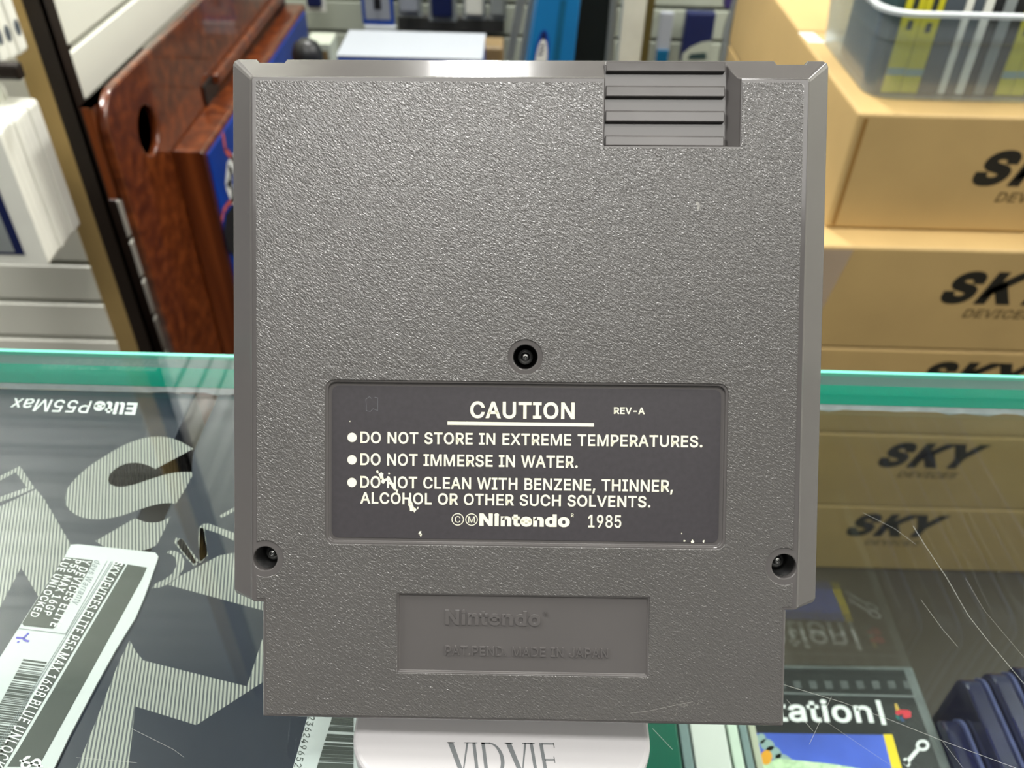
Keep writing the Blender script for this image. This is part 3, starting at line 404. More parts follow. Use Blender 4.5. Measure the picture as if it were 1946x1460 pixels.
def text_on(bm, s, bl, br, tl, lift=None, bold=0.0, shear=0.0, ext=0.0, space=1.0, word=1.0):
    """writes s so its baseline runs bl->br (exact fit) and capitals reach tl; ext = raised height"""
    me = text_me(s, bold, shear, 0.5 if ext else 0.0, space, word)
    b0, b1 = cap_h(bold)
    xs = [v.co.x for v in me.vertices]; x0, x1 = min(xs), max(xs)
    bl, br, tl = Vector(bl), Vector(br), Vector(tl)
    ex = (br-bl); ey = (tl-bl); n = ex.cross(ey).normalized()
    vs = []
    for v in me.vertices:
        p = bl + ex*((v.co.x-x0)/(x1-x0)) + ey*((v.co.y-b0)/(b1-b0)) + n*((v.co.z+0.5)*ext if ext else 0)
        if lift: p = p + n*lift
        vs.append(bm.verts.new(p))
    for f in me.polygons:
        try: bm.faces.new([vs[i] for i in f.vertices])
        except ValueError: pass
def poly3(bm, pts, z=None):
    vs = [bm.verts.new(p) for p in pts]; return bm.faces.new(vs)
def flat_obj(name, bm, m, parent=None):
    me = bpy.data.meshes.new(name); bmesh.ops.triangulate(bm, faces=[f for f in bm.faces if len(f.verts) > 4]); bm.to_mesh(me); bm.free()
    return link(name, me, m, parent)
def world_child(o, parent):
    """geometry given in world coordinates under a thing whose origin is elsewhere"""
    bpy.context.view_layer.update()
    o.matrix_parent_inverse = parent.matrix_world.inverted(); return o
def copy_tree(o, parent=None):
    c = o.copy(); COL.objects.link(c)
    if parent is not None: c.parent = parent
    for ch in list(o.children): copy_tree(ch, c)
    return c

# ------------------------------------------------------------------ room
GZ = CAMZ-0.183            # top face of the counter glass
YB = 0.2292                # rear edge of the counter
YW, YBK = 1.15, 2.15
XL = (at_y(81, 0, YW).x+at_y(288, 669, YW).x)/2
print('XL', at_y(81, 0, YW).x, at_y(288, 669, YW).x, 'brass', at_y(46, 0, YW).x-at_y(7, 0, YW).x)
struct(boxes('floor', [(-3, 3, -2.5, 3.0, -0.05, 0)], M['floor']))
struct(boxes('ceiling', [(-3, 3, -2.5, 3.0, CEIL, CEIL+0.05)], M['ceiling']))
zg = at_y(130, 575, YW).z
PITCH = 0.0762
def slat_wall(name, plane, pos, a0, a1, zref, m, zmin=0.0, zmax=CEIL):
    zs = []; z = zref
    while z > zmin: z -= PITCH
    bm = bmesh.new()
    g = 0.0035; prof_d = 0.008
    while z < zmax:
        b0, b1 = max(zmin, z+g), min(zmax, z+PITCH-g)
        if b1 > b0:
            prof = [(0.004, b0), (0, b0+0.003), (0, b1-0.003), (0.004, b1), (0.02, b1), (0.02, b0)]
            if plane == 'y':
                prism(bm, [(pos+p[0], p[1]) for p in prof], a0, a1, 'x')
            else:
                prism(bm, [(pos-p[0], p[1]) for p in prof], a0, a1, 'y')
        z += PITCH
    me = mesh_bm(bm); o = link(name, me, m); struct(o)
    if plane == 'y': k = boxes('slat_backing', [(a0, a1, pos+0.019, pos+0.05, zmin, zmax)], M['backing'], o)
    else: k = boxes('slat_backing', [(pos-0.05, pos-0.019, a0, a1, zmin, zmax)], M['backing'], o)
    return o
slat_wall('wall_left', 'y', YW, -3.0, XL-0.004, zg, M['slat'])
slat_wall('wall_side', 'x', XL, YW+0.03, YBK-0.002, at_x(257, 553, XL).z, M['slat'])
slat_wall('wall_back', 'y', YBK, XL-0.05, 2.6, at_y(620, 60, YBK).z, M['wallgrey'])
# brass and black corner trim
tr = boxes('trim_1', [(XL-0.056, XL-0.022, YW-0.004, YW-0.001, 0, CEIL)], M['brass'], bevel=0.0008); struct(tr)
k = boxes('side_flange', [(XL-0.022, XL+0.003, YW-0.005, YW+0.002, 0, CEIL), (XL+0.0005, XL+0.003, YW-0.005, YW+0.028, 0, CEIL)], M['black_trim'], tr)

# ceiling lamps
struct(boxes('wall_right', [(2.6, 2.65, -2.5, 3.0, 0, CEIL)], M['slat']))
for x, y, lz, lx, ly, wt, lb_ in LAMPS:
    t = thing('ceiling_lamp' if lz > 2.5 else 'highlight_lamp', lb_, 'lamp', (x, y, lz))
    if lz < 2.5: boxes('suspension_rod', [(-0.004, 0.004, -0.004, 0.004, 0.0205, CEIL-lz)], M['chrome'], t)
    boxes('housing', [(-lx/2-0.02, lx/2+0.02, -ly/2-0.02, ly/2+0.02, -0.0, 0.02)], M['white'], t)
    boxes('diffuser', [(-lx/2, lx/2, -ly/2, ly/2, -0.012, -0.0005)], M['lamp'], t)
    ld = bpy.data.lights.new('lamp_light', 'AREA'); ld.shape = 'RECTANGLE'; ld.size = lx; ld.size_y = ly; ld.energy = wt
    ld.color = (1.0, 0.985, 0.95)
    lo = bpy.data.objects.new('lamp_light', ld); COL.objects.link(lo); lo.parent = t; lo.location = (0, 0, -0.016)

# ------------------------------------------------------------------ display counter
ctr = thing('display_counter', 'glass topped display counter with teal rear edge, game cases on its inner shelf', 'counter', (0, 0, 0))
CX, Y0 = 1.2, -0.30
SHZ = CAMZ-0.45
top = boxes('glass_top', [(-CX, CX, Y0, YB-0.0006, GZ-0.010, GZ)], M['glass'], ctr)
boxes('rear_panel', [(-CX, CX, YB-0.003, YB-0.0006, SHZ, GZ-0.0172)], M['panel'], ctr)
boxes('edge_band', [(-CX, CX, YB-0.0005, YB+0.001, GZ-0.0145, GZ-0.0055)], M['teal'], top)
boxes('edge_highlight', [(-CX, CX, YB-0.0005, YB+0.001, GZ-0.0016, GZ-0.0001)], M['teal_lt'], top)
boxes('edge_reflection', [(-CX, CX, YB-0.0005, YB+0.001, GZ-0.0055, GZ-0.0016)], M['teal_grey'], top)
# ragged white sealant line
bm = bmesh.new(); n = 500; lo = []; hi = []
for i in range(n+1):
    x = -CX+2*CX*i/n
    lo.append((x, GZ-0.0170-random.random()**4*0.0016)); hi.append((x, GZ-0.0145))
for i in range(n):
    a = [bm.verts.new((p[0], YB-0.0004, p[1])) for p in (lo[i], lo[i+1], hi[i+1], hi[i])]; b = [bm.verts.new((p[0], YB+0.001, p[1])) for p in (lo[i], lo[i+1], hi[i+1], hi[i])]
    bm.faces.new(a); bm.faces.new(b[::-1])
    for q in range(4): bm.faces.new((a[q], b[q], b[(q+1) % 4], a[(q+1) % 4]))
bmesh.ops.remove_doubles(bm, verts=bm.verts, dist=1e-6)
link('sealant_strip', mesh_bm(bm), M['sealant'], ctr)
SHZ = CAMZ-0.45
boxes('shelf', [(-CX+0.02, CX-0.02, Y0+0.01, YB-0.008, SHZ-0.012, SHZ)], M['shelf'], ctr)
boxes('base_cabinet', [(-CX, CX, Y0+0.01, YB-0.001, 0.0, SHZ-0.012)], M['blk'], ctr)
for s in (-1, 1):
    boxes('side_panel', [(min(s*CX, s*(CX-0.02)), max(s*CX, s*(CX-0.02)), Y0+0.01, YB-0.008, SHZ-0.012, GZ-0.0102)], M['frame'], ctr)
# scratches in the glass
def scratch(pts, w=0.00012):
    bm = bmesh.new(); w *= 0.45
    P = [at_z(x, y, GZ-CAMZ) + Vector((0, 0, 0.00004)) for x, y in pts]
    for a, b in zip(P, P[1:]):
        d = (b-a).normalized(); nn = Vector((-d.y, d.x, 0))*w/2
        poly3(bm, [a-nn, b-nn, b+nn, a+nn])
    flat_obj('scratch', bm, M['scratch'], top)
scratch([(1735, 1000), (1760, 1040), (1800, 1100), (1840, 1170), (1875, 1215), (1946, 1300)], 0.00022)
scratch([(1490, 1302), (1600, 1335), (1700, 1372), (1790, 1408), (1946, 1466)], 0.00018)
scratch([(1750, 1140), (1790, 1195), (1820, 1230)], 0.00014)
scratch([(1835, 1100), (1870, 1160), (1946, 1250)], 0.0001)
scratch([(1495, 1330), (1545, 1390)], 0.00015); scratch([(1580, 1325), (1545, 1400), (1538, 1415)], 0.00015)
scratch([(1545, 1355), (1640, 1420), (1700, 1460)], 0.0001); scratch([(1240, 1385), (1278, 1425)], 0.0004)
scratch([(1790, 1408), (1830, 1460)], 0.00012); scratch([(250, 1385), (330, 1425), (350, 1440)], 0.00012)
scratch([(1640, 975), (1700, 1005), (1740, 1035)], 0.00012); scratch([(145, 1440), (260, 1450)], 0.00012)

# ------------------------------------------------------------------ phone boxes under the glass
ZB = CAMZ-0.1975
def zb(x, y, dz=0.0): 
    p = at_z(x, y, ZB-CAMZ); p.z = ZB+dz; return p
BX = -0.1055               # middle of the gap between the two stacks
def phone_stack(x0, x1, ylo, label, rlabel):
    hgt = 0.052
    cx_, cy_, hx, hy = (x0+x1)/2, (ylo+YB-0.0035)/2, (x1-x0)/2, (YB-0.0035-ylo)/2
    t = thing('phone_box', label, 'box', (cx_, cy_, ZB-hgt), group='navy phone boxes under the glass')
    boxes('carton_body', [(-hx, hx, -hy, hy, 0, hgt)], M['box_navy'], t, bevel=0.0006)
    r = thing('display_riser', rlabel, 'riser', (cx_, cy_, SHZ))
    boxes('riser_block', [(-hx+0.002, hx-0.002, -hy+0.002, hy-0.002, 0.0002, ZB-hgt-SHZ-0.0003)], M['box_side'], r, bevel=0.001)
    return t
lb = phone_stack(-0.200, BX-0.0070, 0.055, 'navy phone box with giant silver striped lettering, left of the dark gap', 'black riser block beneath the left navy phone box')
rb = phone_stack(BX+0.001, -0.012, 0.055, 'navy phone box with striped angular pattern, partly behind the grey cartridge', 'black riser block beneath the right navy phone box')
def z3(x, y, ox=0, oy=700, s=3.892): return (ox+x/s, oy+y/s)
def polypx(bm, pts, dz=0.00005): poly3(bm, [zb(x, y, dz) for x, y in pts])
bm = bmesh.new()
polypx(bm, [z3(*p) for p in [(1430, 597), (1340, 545), (1270, 518), (1200, 507), (1120, 508), (1050, 520), (975, 545), (900, 577), (820, 622), (740, 672), (665, 722), (600, 775), (550, 825), (510, 872), (488, 920), (480, 965), (487, 1010), (515, 1050), (560, 1085), (610, 1106), (665, 1116), (720, 1119), (780, 1116), (840, 1105), (900, 1092), (975, 1066), (1050, 1040), (1120, 1018), (1190, 1003), (1250, 998), (1300, 1005), (1365, 905), (1425, 790), (1418, 769), (1360, 768), (1300, 772), (1240, 783), (1180, 800), (1115, 820), (1050, 842), (990, 862), (930, 876), (885, 880), (845, 874), (815, 858), (800, 835), (803, 805), (820, 778), (850, 748), (890, 722), (930, 707), (970, 700), (1010, 700), (1055, 707), (1105, 723), (1150, 746)]])
polypx(bm, [z3(*p) for p in [(705, 1280), (1000, 1110), (1030, 1122), (1070, 1138), (1125, 1144), (1180, 1138), (1225, 1120), (1262, 1098), (1210, 1210), (1160, 1308), (1120, 1330), (1075, 1345), (1020, 1355), (960, 1357), (900, 1352), (850, 1345), (790, 1335)]])
polypx(bm, [(-60, 995), (0, 963), (69, 930), (85, 950), (110, 993), (134, 1034), (140, 1050), (100, 1110), (80, 1150), (74, 1136), (40, 1079), (0, 1155), (-60, 1250)])
polypx(bm, [(-40, 925), (0, 905), (38, 886), (66, 928), (30, 944), (-10, 958), (-40, 962), (-40, 950), (0, 945), (25, 936), (51, 927), (30, 898), (0, 914), (-40, 935)])
world_child(flat_obj('striped_lettering', bm, M['foil'], lb), lb)
bm = bmesh.new()
EL = zb(262, 766, 6e-5); ER = zb(22, 757, 6e-5); ET = zb(262, 789, 6e-5)
ex = ER-EL
text_on(bm, 'Elite', EL, EL+ex*0.345, ET, bold=0.03, shear=0.18, space=0.98)
text_on(bm, 'P55Max', EL+ex*0.36, ER, ET+ex*0.36, bold=0.004, shear=0.28, space=1.0)
world_child(flat_obj('box_title', bm, M['white'], lb), lb)
q4 = lambda pts: [(x/3.243, 1010+y/3.243) for x, y in pts]
bm = bmesh.new()
polypx(bm, q4([(1040, 332), (1100, 282), (1350, 150), (1445, 133), (1720, 190), (1720, 515), (1613, 487)]))
polypx(bm, q4([(800, 672), (840, 745), (885, 797), (1522, 957), (1615, 670), (1760, 600), (1760, 850), (1610, 937), (1210, 1196), (835, 1080), (785, 1500), (458, 1500), (600, 1150), (735, 800)]))
polypx(bm, q4([(1040, 118), (1085, 122), (1120, 145), (1138, 185), (1132, 230), (1100, 280), (1040, 325), (985, 348), (935, 352), (955, 325), (1010, 300), (1060, 262), (1088, 215), (1085, 170), (1060, 145), (1030, 135)]))
polypx(bm, q4([(1085, 40), (1130, 52), (1215, 200), (1200, 220), (1150, 168), (1075, 70)]))
polypx(bm, q4([(1222, -20), (1255, -20), (1282, 150), (1232, 190), (1225, 90)]))
polypx(bm, [z3(*p) for p in [(1478, 1175), (1500, 1152), (1545, 1150), (1800, 1245), (1800, 1310), (1620, 1225), (1515, 1190), (1535, 1380), (1490, 1440), (1470, 1440)]])
polypx(bm, [z3(*p) for p in [(1622, 1092), (1800, 990), (1800, 1025), (1640, 1108)]])
polypx(bm, [z3(*p) for p in [(1310, 1290), (1330, 1262), (1350, 1265), (1470, 1425), (1430, 1450), (1330, 1330)]])
world_child(flat_obj('striped_pattern', bm, M['foil2'], rb), rb)

# price label wrapped on the left box
def frame2(o, d):
    o = zb(*o); e = (zb(*d)-o).normalized(); n = Vector((-e.y, e.x, 0)); return o, e, n
LO, LE, LN = frame2((300, 1062), (105, 1460))     # right edge of the label, running towards the viewer
# LN points to the right of the reading direction when seen from above -> make it point away from the label
if LN.dot(Vector((1, 0, 0))) < 0: LN = -LN
def lp(u, v, dz=0.0007): p = LO + LE*u - LN*v; p.z = ZB+dz; return p    # u along the label, v from its right edge leftwards (metres)
LW = (zb(123, 1059)-LO).dot(-LN)
bm = bmesh.new()
out = [zb(*p) for p in [(136, 1038), (150, 1037), (225, 1045), (296, 1053), (302, 1060), (299, 1070), (277, 1133), (259, 1176), (222, 1236), (185, 1303), (133, 1402), (96, 1480), (-120, 1480), (-60, 1340), (0, 1254), (60, 1160), (123, 1062)]]
lo = [bm.verts.new((p.x, p.y, ZB+0.0001)) for p in out]; hi = [bm.verts.new((p.x, p.y, ZB+0.0006)) for p in out]
bm.faces.new(hi); bm.faces.new(lo[::-1])
for i in range(len(out)): bm.faces.new((lo[i], lo[(i+1) % len(out)], hi[(i+1) % len(out)], hi[i]))
lab = world_child(link('price_label', mesh_bm(bm), M['label'], lb), lb)
def zl(x, y, dz=0.00065): p = at_z(x, y, ZB-CAMZ); p.z = ZB+dz; return p
def q4s(pts): return q4(pts)
bm = bmesh.new()
poly3(bm, [zl(*p) for p in q4([(790, 212), (910, 232), (880, 300), (265, 1420), (240, 1460), (50, 1460), (120, 1350)])])   # black price band
poly3(bm, [zl(*p) for p in q4([(715, 200), (778, 212), (-30, 1560), (-110, 1560)])])      # dark title band
poly3(bm, [zl(*p) for p in q4([(400, 168), (578, 186), (565, 225), (345, 600), (330, 610), (150, 590), (142, 575)])])
random.seed(5)
# barcode: short bars across, stacked along the label
A, B = q4([(150, 795), (295, 815)])
def lerp(a, b, t): return (a[0]+(b[0]-a[0])*t, a[1]+(b[1]-a[1])*t)
TL_, TR_, BL_, BR_ = q4([(150, 795), (295, 815), (-150, 1370), (20, 1390)])
t = 0.0
while t < 1.0:
    w = random.choice([0.008, 0.012, 0.02, 0.03]); 
    poly3(bm, [zl(*lerp(TL_, BL_, t)), zl(*lerp(TR_, BR_, t)), zl(*lerp(TR_, BR_, min(1, t+w))), zl(*lerp(TL_, BL_, min(1, t+w)))])
    t += w + random.choice([0.006, 0.009, 0.016])
world_child(flat_obj('label_print', bm, M['label_ink'], lab), lab)
bm = bmesh.new()
def line_text(s, b0, b1, t0, bold, dz=0.0007, ink=bm):
    b0, b1, t0 = q4([b0, b1, t0]); text_on(ink, s, zl(*b0, dz), zl(*b1, dz), zl(*t0, dz), bold=bold*0.5, space=1.16)
line_text('SKY DEVICES ELITE P55 MAX 16GB BLUE UNLOCKED', (709, 190), (-95, 1530), (765, 206), 0.01, ink=bm)
line_text('Y DEVICES ELITE', (518, 180), (312, 590), (570, 194), 0.012, ink=bm)
line_text('P55 MAX 16GB', (458, 180), (262, 520), (508, 190), 0.012, ink=bm)
line_text('LUE UNLOCKED', (400, 172), (188, 530), (445, 182), 0.012, ink=bm)
line_text('$2', (165, 1385), (60, 1580), (275, 1415), 0.01, ink=bm)
world_child(flat_obj('label_lettering', bm, M['white'], lab), lab)
bm = bmesh.new()
line_text('days Warranty', (590, 185), (452, 455), (628, 198), 0.004, ink=bm)
def seg(bm, a, b, w, f):
    a, b = f(*a), f(*b); d = (b-a).normalized(); nn = Vector((-d.y, d.x, 0))*w/2
    poly3(bm, [a-nn, b-nn, b+nn, a+nn])
for a, b in [((665, 192), (410, 640)), ((690, 195), (-150, 1560)), ((410, 642), (120, 608)), ((700, 197), (-135, 1560))]:
    a, b = q4([a, b]); seg(bm, a, b, 0.00018, lambda x, y: zl(x, y, 0.0007))
world_child(flat_obj('fine_print', bm, M['ink_line'], lab), lab)
bm = bmesh.new()
for a, b in [((105, 665), (150, 668)), ((150, 668), (182, 636)), ((150, 668), (160, 682)), ((160, 682), (185, 688)), ((112, 690), (125, 692))]:
    a, b = q4([a, b]); seg(bm, a, b, 0.0006, lambda x, y: zl(x, y, 0.0007))
world_child(flat_obj('pen_mark', bm, M['pen'], lab), lab)
# second label, on the right box
q5 = lambda pts: [(560+x/4.865, 1350+y/4.865) for x, y in pts]
bm = bmesh.new()
out = [zb(*p) for p in [(589, 1350), (700, 1360), (700, 1490), (549, 1490)]]
lo = [bm.verts.new((p.x, p.y, ZB+0.0001)) for p in out]; hi = [bm.verts.new((p.x, p.y, ZB+0.0004)) for p in out]
bm.faces.new(hi); bm.faces.new(lo[::-1])
for i in range(4): bm.faces.new((lo[i], lo[(i+1) % 4], hi[(i+1) % 4], hi[i]))
lab2 = world_child(link('price_label', mesh_bm(bm), M['label'], rb), rb)
zm = lambda x, y: zl(x, y, 0.0005)
bm = bmesh.new()
a, b, c = q5([(130, 60), (-20, 590), (190, 70)])
text_on(bm, '2362496527', zm(*a), zm(*b), zm(*c), bold=0.0, space=1.15)
for y0_, y1_ in [(60, 90), (92, 122), (125, 150), (158, 165), (170, 205), (235, 262), (266, 300), (318, 340), (348, 378), (382, 420), (424, 448), (452, 480), (484, 492), (500, 560)]:
    c0 = q5([(345-(y0_-90)*0.30, y0_-8), (545, y0_+6), (545, y1_+6), (345-(y1_-90)*0.30, y1_-8)])
    poly3(bm, [zm(*p) for p in c0])
world_child(flat_obj('label_print', bm, M['label_ink'], lab2), lab2)

# ------------------------------------------------------------------ game cases on the shelf (right)
ZC = CAMZ-0.367
def zc(x, y, dz=0.0): p = at_z(x, y, ZC-CAMZ); p.z = ZC+dz; return p
cr = zc(1735, 1264); cx1 = cr.x; cy1 = cr.y; cx0 = cx1-0.142; cy0 = cy1-0.125
CH = 0.0104
def game_case(z, label, detail):
    t = thing('game_case', label, 'game case', ((cx0+cx1)/2, (cy0+cy1)/2, z))
    boxes('tray', [(-0.0705, 0.0705, -0.062, 0.062, 0.0004, CH-0.0022)], M['blk'], t, bevel=0.0005)
    lid = boxes('lid', [(-0.071, 0.071, -0.0625, 0.0625, CH-0.0020, CH-0.0008)], M['clear'], t, bevel=0.0003)
    boxes('case_rim', [(0.0665, 0.0712, -0.0626, 0.0626, 0.0002, CH-0.0021)], M['case_edge'], t, bevel=0.0004)
    return t
gtop = game_case(ZC-CH, 'clear game case with black title strip, silver key and yellow stripe', True)
r = thing('display_riser', 'black riser block beneath the titled clear game case', 'riser', ((cx0+cx1)/2, (cy0+cy1)/2, SHZ))
boxes('riser_block', [(-0.069, 0.069, -0.061, 0.061, 0.0002, ZC-CH-SHZ-0.0001)], M['box_side'], r, bevel=0.001)
# insert print (just below the lid)
PZ = -0.0021
def zi(x, y, dz=0.0): p = at_z(x, y, ZC-CAMZ); p.z = ZC+PZ+dz; return p
bm = bmesh.new()
for i in range(14):
    x = 1748-30-i*30; poly3(bm, [zi(x, 1290, 1e-4), zi(x+14, 1290, 1e-4), zi(x+18, 1305, 1e-4), zi(x+4, 1305, 1e-4)])
world_child(flat_obj('hinge_ribs', bm, M['case_edge'], gtop), gtop)
bm = bmesh.new(); poly3(bm, [zi(1290, 1306, 1e-4), zi(1742, 1318, 1e-4), zi(1743, 1322, 1e-4), zi(1290, 1310, 1e-4)])
poly3(bm, [zi(1290, 1258, 1e-4), zi(1728, 1264, 1e-4), zi(1729, 1270, 1e-4), zi(1290, 1264, 1e-4)])
world_child(flat_obj('lid_edge_line', bm, M['case_edge'], gtop), gtop)
bm = bmesh.new()
a, b, c = zi(1378, 1366, 1.5e-4), zi(1664, 1370, 1.5e-4), zi(1374, 1322, 1.5e-4)
text_on(bm, 'PlayStation', zi(1290, 1364, 1.5e-4), b, zi(1287, 1322, 1.5e-4), bold=0.02, space=0.98)
seg(bm, (1670, 1327), (1683, 1374), 0.0022, lambda x, y: zi(x, y, 1.5e-4))
world_child(flat_obj('title_lettering', bm, M['white'], gtop), gtop)
# game art: generic flower field
bm = bmesh.new(); poly3(bm, [zi(1420, 1389, 1e-4), zi(1682, 1393, 1e-4), zi(1706, 1475, 1e-4), zi(1436, 1475, 1e-4)])
art = world_child(flat_obj('cover_art', bm, M['art_blue'], gtop), gtop)
def ell(bm, cx, cy, rx, ry, ang, dz):
    pts = []
    for k in range(20):
        a = 2*math.pi*k/20; x, y = rx*math.cos(a), ry*math.sin(a); ca, sa = math.cos(ang), math.sin(ang)
        pts.append(zi(cx+x*ca-y*sa, cy+x*sa+y*ca, dz))
    poly3(bm, pts)
bm = bmesh.new()
for e in [(1460, 1412, 14, 11, 0.4), (1472, 1427, 16, 12, 0.5), (1492, 1440, 18, 9, 0.45), (1448, 1400, 9, 10, 0.2)]: ell(bm, *e, 1.6e-4)
flat = world_child(flat_obj('leaf_shapes', bm, M['petal'], art), art)
bm = bmesh.new(); ell(bm, 1458, 1436, 11, 14, 0.1, 2.2e-4); world_child(flat_obj('orange_bloom', bm, M['orange'], art), art)
bm = bmesh.new(); poly3(bm, [zi(x, y, 1.9e-4) for x, y in [(1452, 1448), (1480, 1438), (1520, 1442), (1580, 1448), (1640, 1458), (1660, 1475), (1450, 1475)]])
world_child(flat_obj('grass_band', bm, M['palegreen'], art), art)
bm = bmesh.new(); poly3(bm, [zi(1681, 1392, 1.6e-4), zi(1698, 1392, 1.6e-4), zi(1722, 1475, 1.6e-4), zi(1702, 1475, 1.6e-4)])
world_child(flat_obj('yellow_stripe', bm, M['yellow'], gtop), gtop)
kf = lambda x, y: zi(x, y, 1.8e-4)
bm = bmesh.new(); ring = []
for k in range(24):
    a = 2*math.pi*k/24
    ring.append((kf(1756+13*math.cos(a), 1413+11*math.sin(a)), kf(1756+7*math.cos(a), 1413+5.5*math.sin(a))))
for k in range(24): poly3(bm, [ring[k][0], ring[(k+1) % 24][0], ring[(k+1) % 24][1], ring[k][1]])
seg(bm, (1748, 1420), (1722, 1450), 0.0016, kf); seg(bm, (1727, 1444), (1721, 1438), 0.0016, kf); seg(bm, (1731, 1452), (1722, 1444), 0.0022, kf)
world_child(flat_obj('key_emblem', bm, M['white'], gtop), gtop)
q6 = lambda pts: [(1400+x/3.174, 1000+y/3.174) for x, y in pts]
for nm, mm, pts in [('emblem_letter', 'red', [(965, 1105), (985, 1095), (1040, 1098), (1060, 1110), (1060, 1140), (1030, 1148), (1010, 1140), (1012, 1120), (985, 1128), (968, 1125)]),
                    ('emblem_yellow_bar', 'em_y', [(960, 1060), (972, 1058), (992, 1098), (980, 1104), (968, 1100)]),
                    ('emblem_green_bar', 'em_g', [(962, 1125), (980, 1130), (995, 1160), (975, 1150)]),
                    ('emblem_blue_bar', 'em_b', [(990, 1135), (1005, 1140), (1022, 1165), (1005, 1168)])]:
    bm = bmesh.new(); poly3(bm, [kf(*p) for p in q6(pts)]); world_child(flat_obj(nm, bm, M[mm], gtop), gtop)

# upright cases left of it, spines up, running front to back
zs = -0.340
def spine(name, xa, xb, m, label, z=zs, y1=0.214, cat='game case', hgt=None):
    pa, pb = at_z(xa, 1400, z), at_z(xb, 1400, z)
    t = thing(name, label, cat, ((pa.x+pb.x)/2, 0.16, ZC-0.0006))
    hw = (pb.x-pa.x)/2-0.0003
    prism_obj('case_body', rrect(-0.05, y1-0.16, 0, CAMZ+z-ZC, 0.004, 4), -hw, hw, m, t, 'x', bevel=0.0006)
    return t, hw
x_case_left = at_z(1290, 1400, ZC-CAMZ).x
spine('game_case', 1215, 1291, M['green'], 'dark green game case on edge beside the white stand')
t, hw = spine('plastic_sleeve', 1292, 1313, M['bluegrey'], 'thin blue grey plastic sleeve between green and pale cases', cat='sleeve')
t, hw = spine('game_case', 1314, 1383, M['paleg'], 'wide pale grey case on edge under the cartridge corner')
t, hw = spine('game_case', 1385, 1407, M['pale2'], 'narrow pale green case on edge next to the wide pale one')
t, hw = spine('plastic_sleeve', 1408, 1425, M['bluegrey'], 'thin blue grey sleeve right of the narrow pale green case', cat='sleeve')
spine('game_case', 1426, 1442, M['beige'], 'thin beige case on edge touching the titled clear case')
# row of dark blue cases at far right
bx = [(1762, 1340, 0.0125), (1800, 1285, 0.0125), (1838, 1250, 0.0125)]
xx = cx1+0.0005
names = ['leftmost and lowest dark blue case, right beside the titled clear case', 'second dark blue case from the left, standing clearly higher than the first', 'third dark blue case from the left of the row', 'fourth dark blue case from the left of the row', 'fifth dark blue case from the left, next to the right photo edge', 'last dark blue case, at the right photo edge']
for k in range(6):
    ztop = [-0.362, -0.350, -0.345, -0.340, -0.336, -0.332, -0.330, -0.328][k]; yb = [0.203, 0.217, 0.2175, 0.218, 0.218, 0.218, 0.218, 0.218][k]
    t = thing('blue_case', names[k], 'case', (xx+0.0052, 0.14, SHZ))
    hh = CAMZ+ztop-SHZ
    prism_obj('case_body', rrect(-0.09, yb-0.14, 0, hh, 0.008, 6), -0.0048, 0.0036, M['bluecase'], t, 'x', bevel=0.001)
    prism_obj('case_lip', rrect(-0.0905, yb-0.1395, -0.-0.0, hh+0.0008, 0.008, 6), 0.0037, 0.0052, M['bluelip'], t, 'x')
    xx += 0.0108

# ------------------------------------------------------------------ game cartridge
mm = 0.001
import numpy as _np
def rotm(a):
    th = math.sqrt(sum(v*v for v in a)); k = Vector(a)/th
    return Matrix.Rotation(th, 3, k)
RC = rotm((0.03890213, -0.02036757, -0.01056323)); TC = Vector((0.00336729, 0.06561507, -0.17056185))
MCART = MC @ (Matrix.Translation(TC) @ RC.to_4x4())
cart = thing('game_cartridge', 'large grey plastic game cartridge leaning upright on the white stand, caution label facing out', 'game cartridge', matrix=MCART)
def loopo(w, xo, yt, ys, xi, yb, r=1.1):
    k = r*0.293
    half = [(xo-r, yt), (xo-k, yt-k), (xo, yt-r), (xo, ys+r), (xo-k, ys+k), (xo-r, ys), (xi, ys), (xi, yb)]
    return [(x, y, w) for x, y in half] + [(-x, y, w) for x, y in half[::-1]]
loops = [loopo(-11.67, 56.5, -3.0, -110.3, 52.0, -133.6), loopo(-9.0, 60.3, 0, -110.3, 53.0, -134.2),
         loopo(0, 60.33, 0, -110.3, 53.0, -134.2), loopo(4.4, 55.4, -4.75, -110.3, 52.95, -134.2, 0.7), loopo(5.0, 54.9, -5.1, -110.3, 52.5, -133.8, 0.5)]
bm = bmesh.new(); vl = [[bm.verts.new(Vector(p)*mm) for p in lp_] for lp_ in loops]
for a, b in zip(vl, vl[1:]):
    for i in range(16): bm.faces.new((a[i], a[(i+1) % 16], b[(i+1) % 16], b[i]))
bm.faces.new(vl[0][::-1]); bm.faces.new(vl[-1])
shell_me = mesh_bm(bm)
bm = bmesh.new()
def sc(pts): return [(p[0]*mm, p[1]*mm) for p in pts]
# rail notches in the top edge
prism(bm, sc([(-54.7, 1.5), (-55.7, 0.4), (-54.7, -0.95), (-49.5, -0.95), (-49.15, 0.4), (-49.15, 1.5)]), -14*mm, 7*mm)
prism(bm, sc([(54.9, 1.5), (56.3, 0.4), (55.4, -1.0), (49.75, -1.0), (49.35, 0.4), (49.35, 1.5)]), -14*mm, 7*mm)
# label recess, patent recess
prism(bm, sc(rrect(-39.5, 39.9, -97.75, -65.5, 1.6)), 4.35*mm, 7*mm)
prism(bm, sc([(-25.05, -124.1), (25.1, -124.1), (25.1, -108.4), (-25.05, -108.4)]), 4.55*mm, 7*mm)
# screw pits
prism(bm, sc(circ(0, -60.1, 2.45)), -2.2*mm, 7*mm)
for s in (-1, 1): prism(bm, sc(circ(s*52.25, -101.45, 2.45)), -2.2*mm, 7.1*mm)
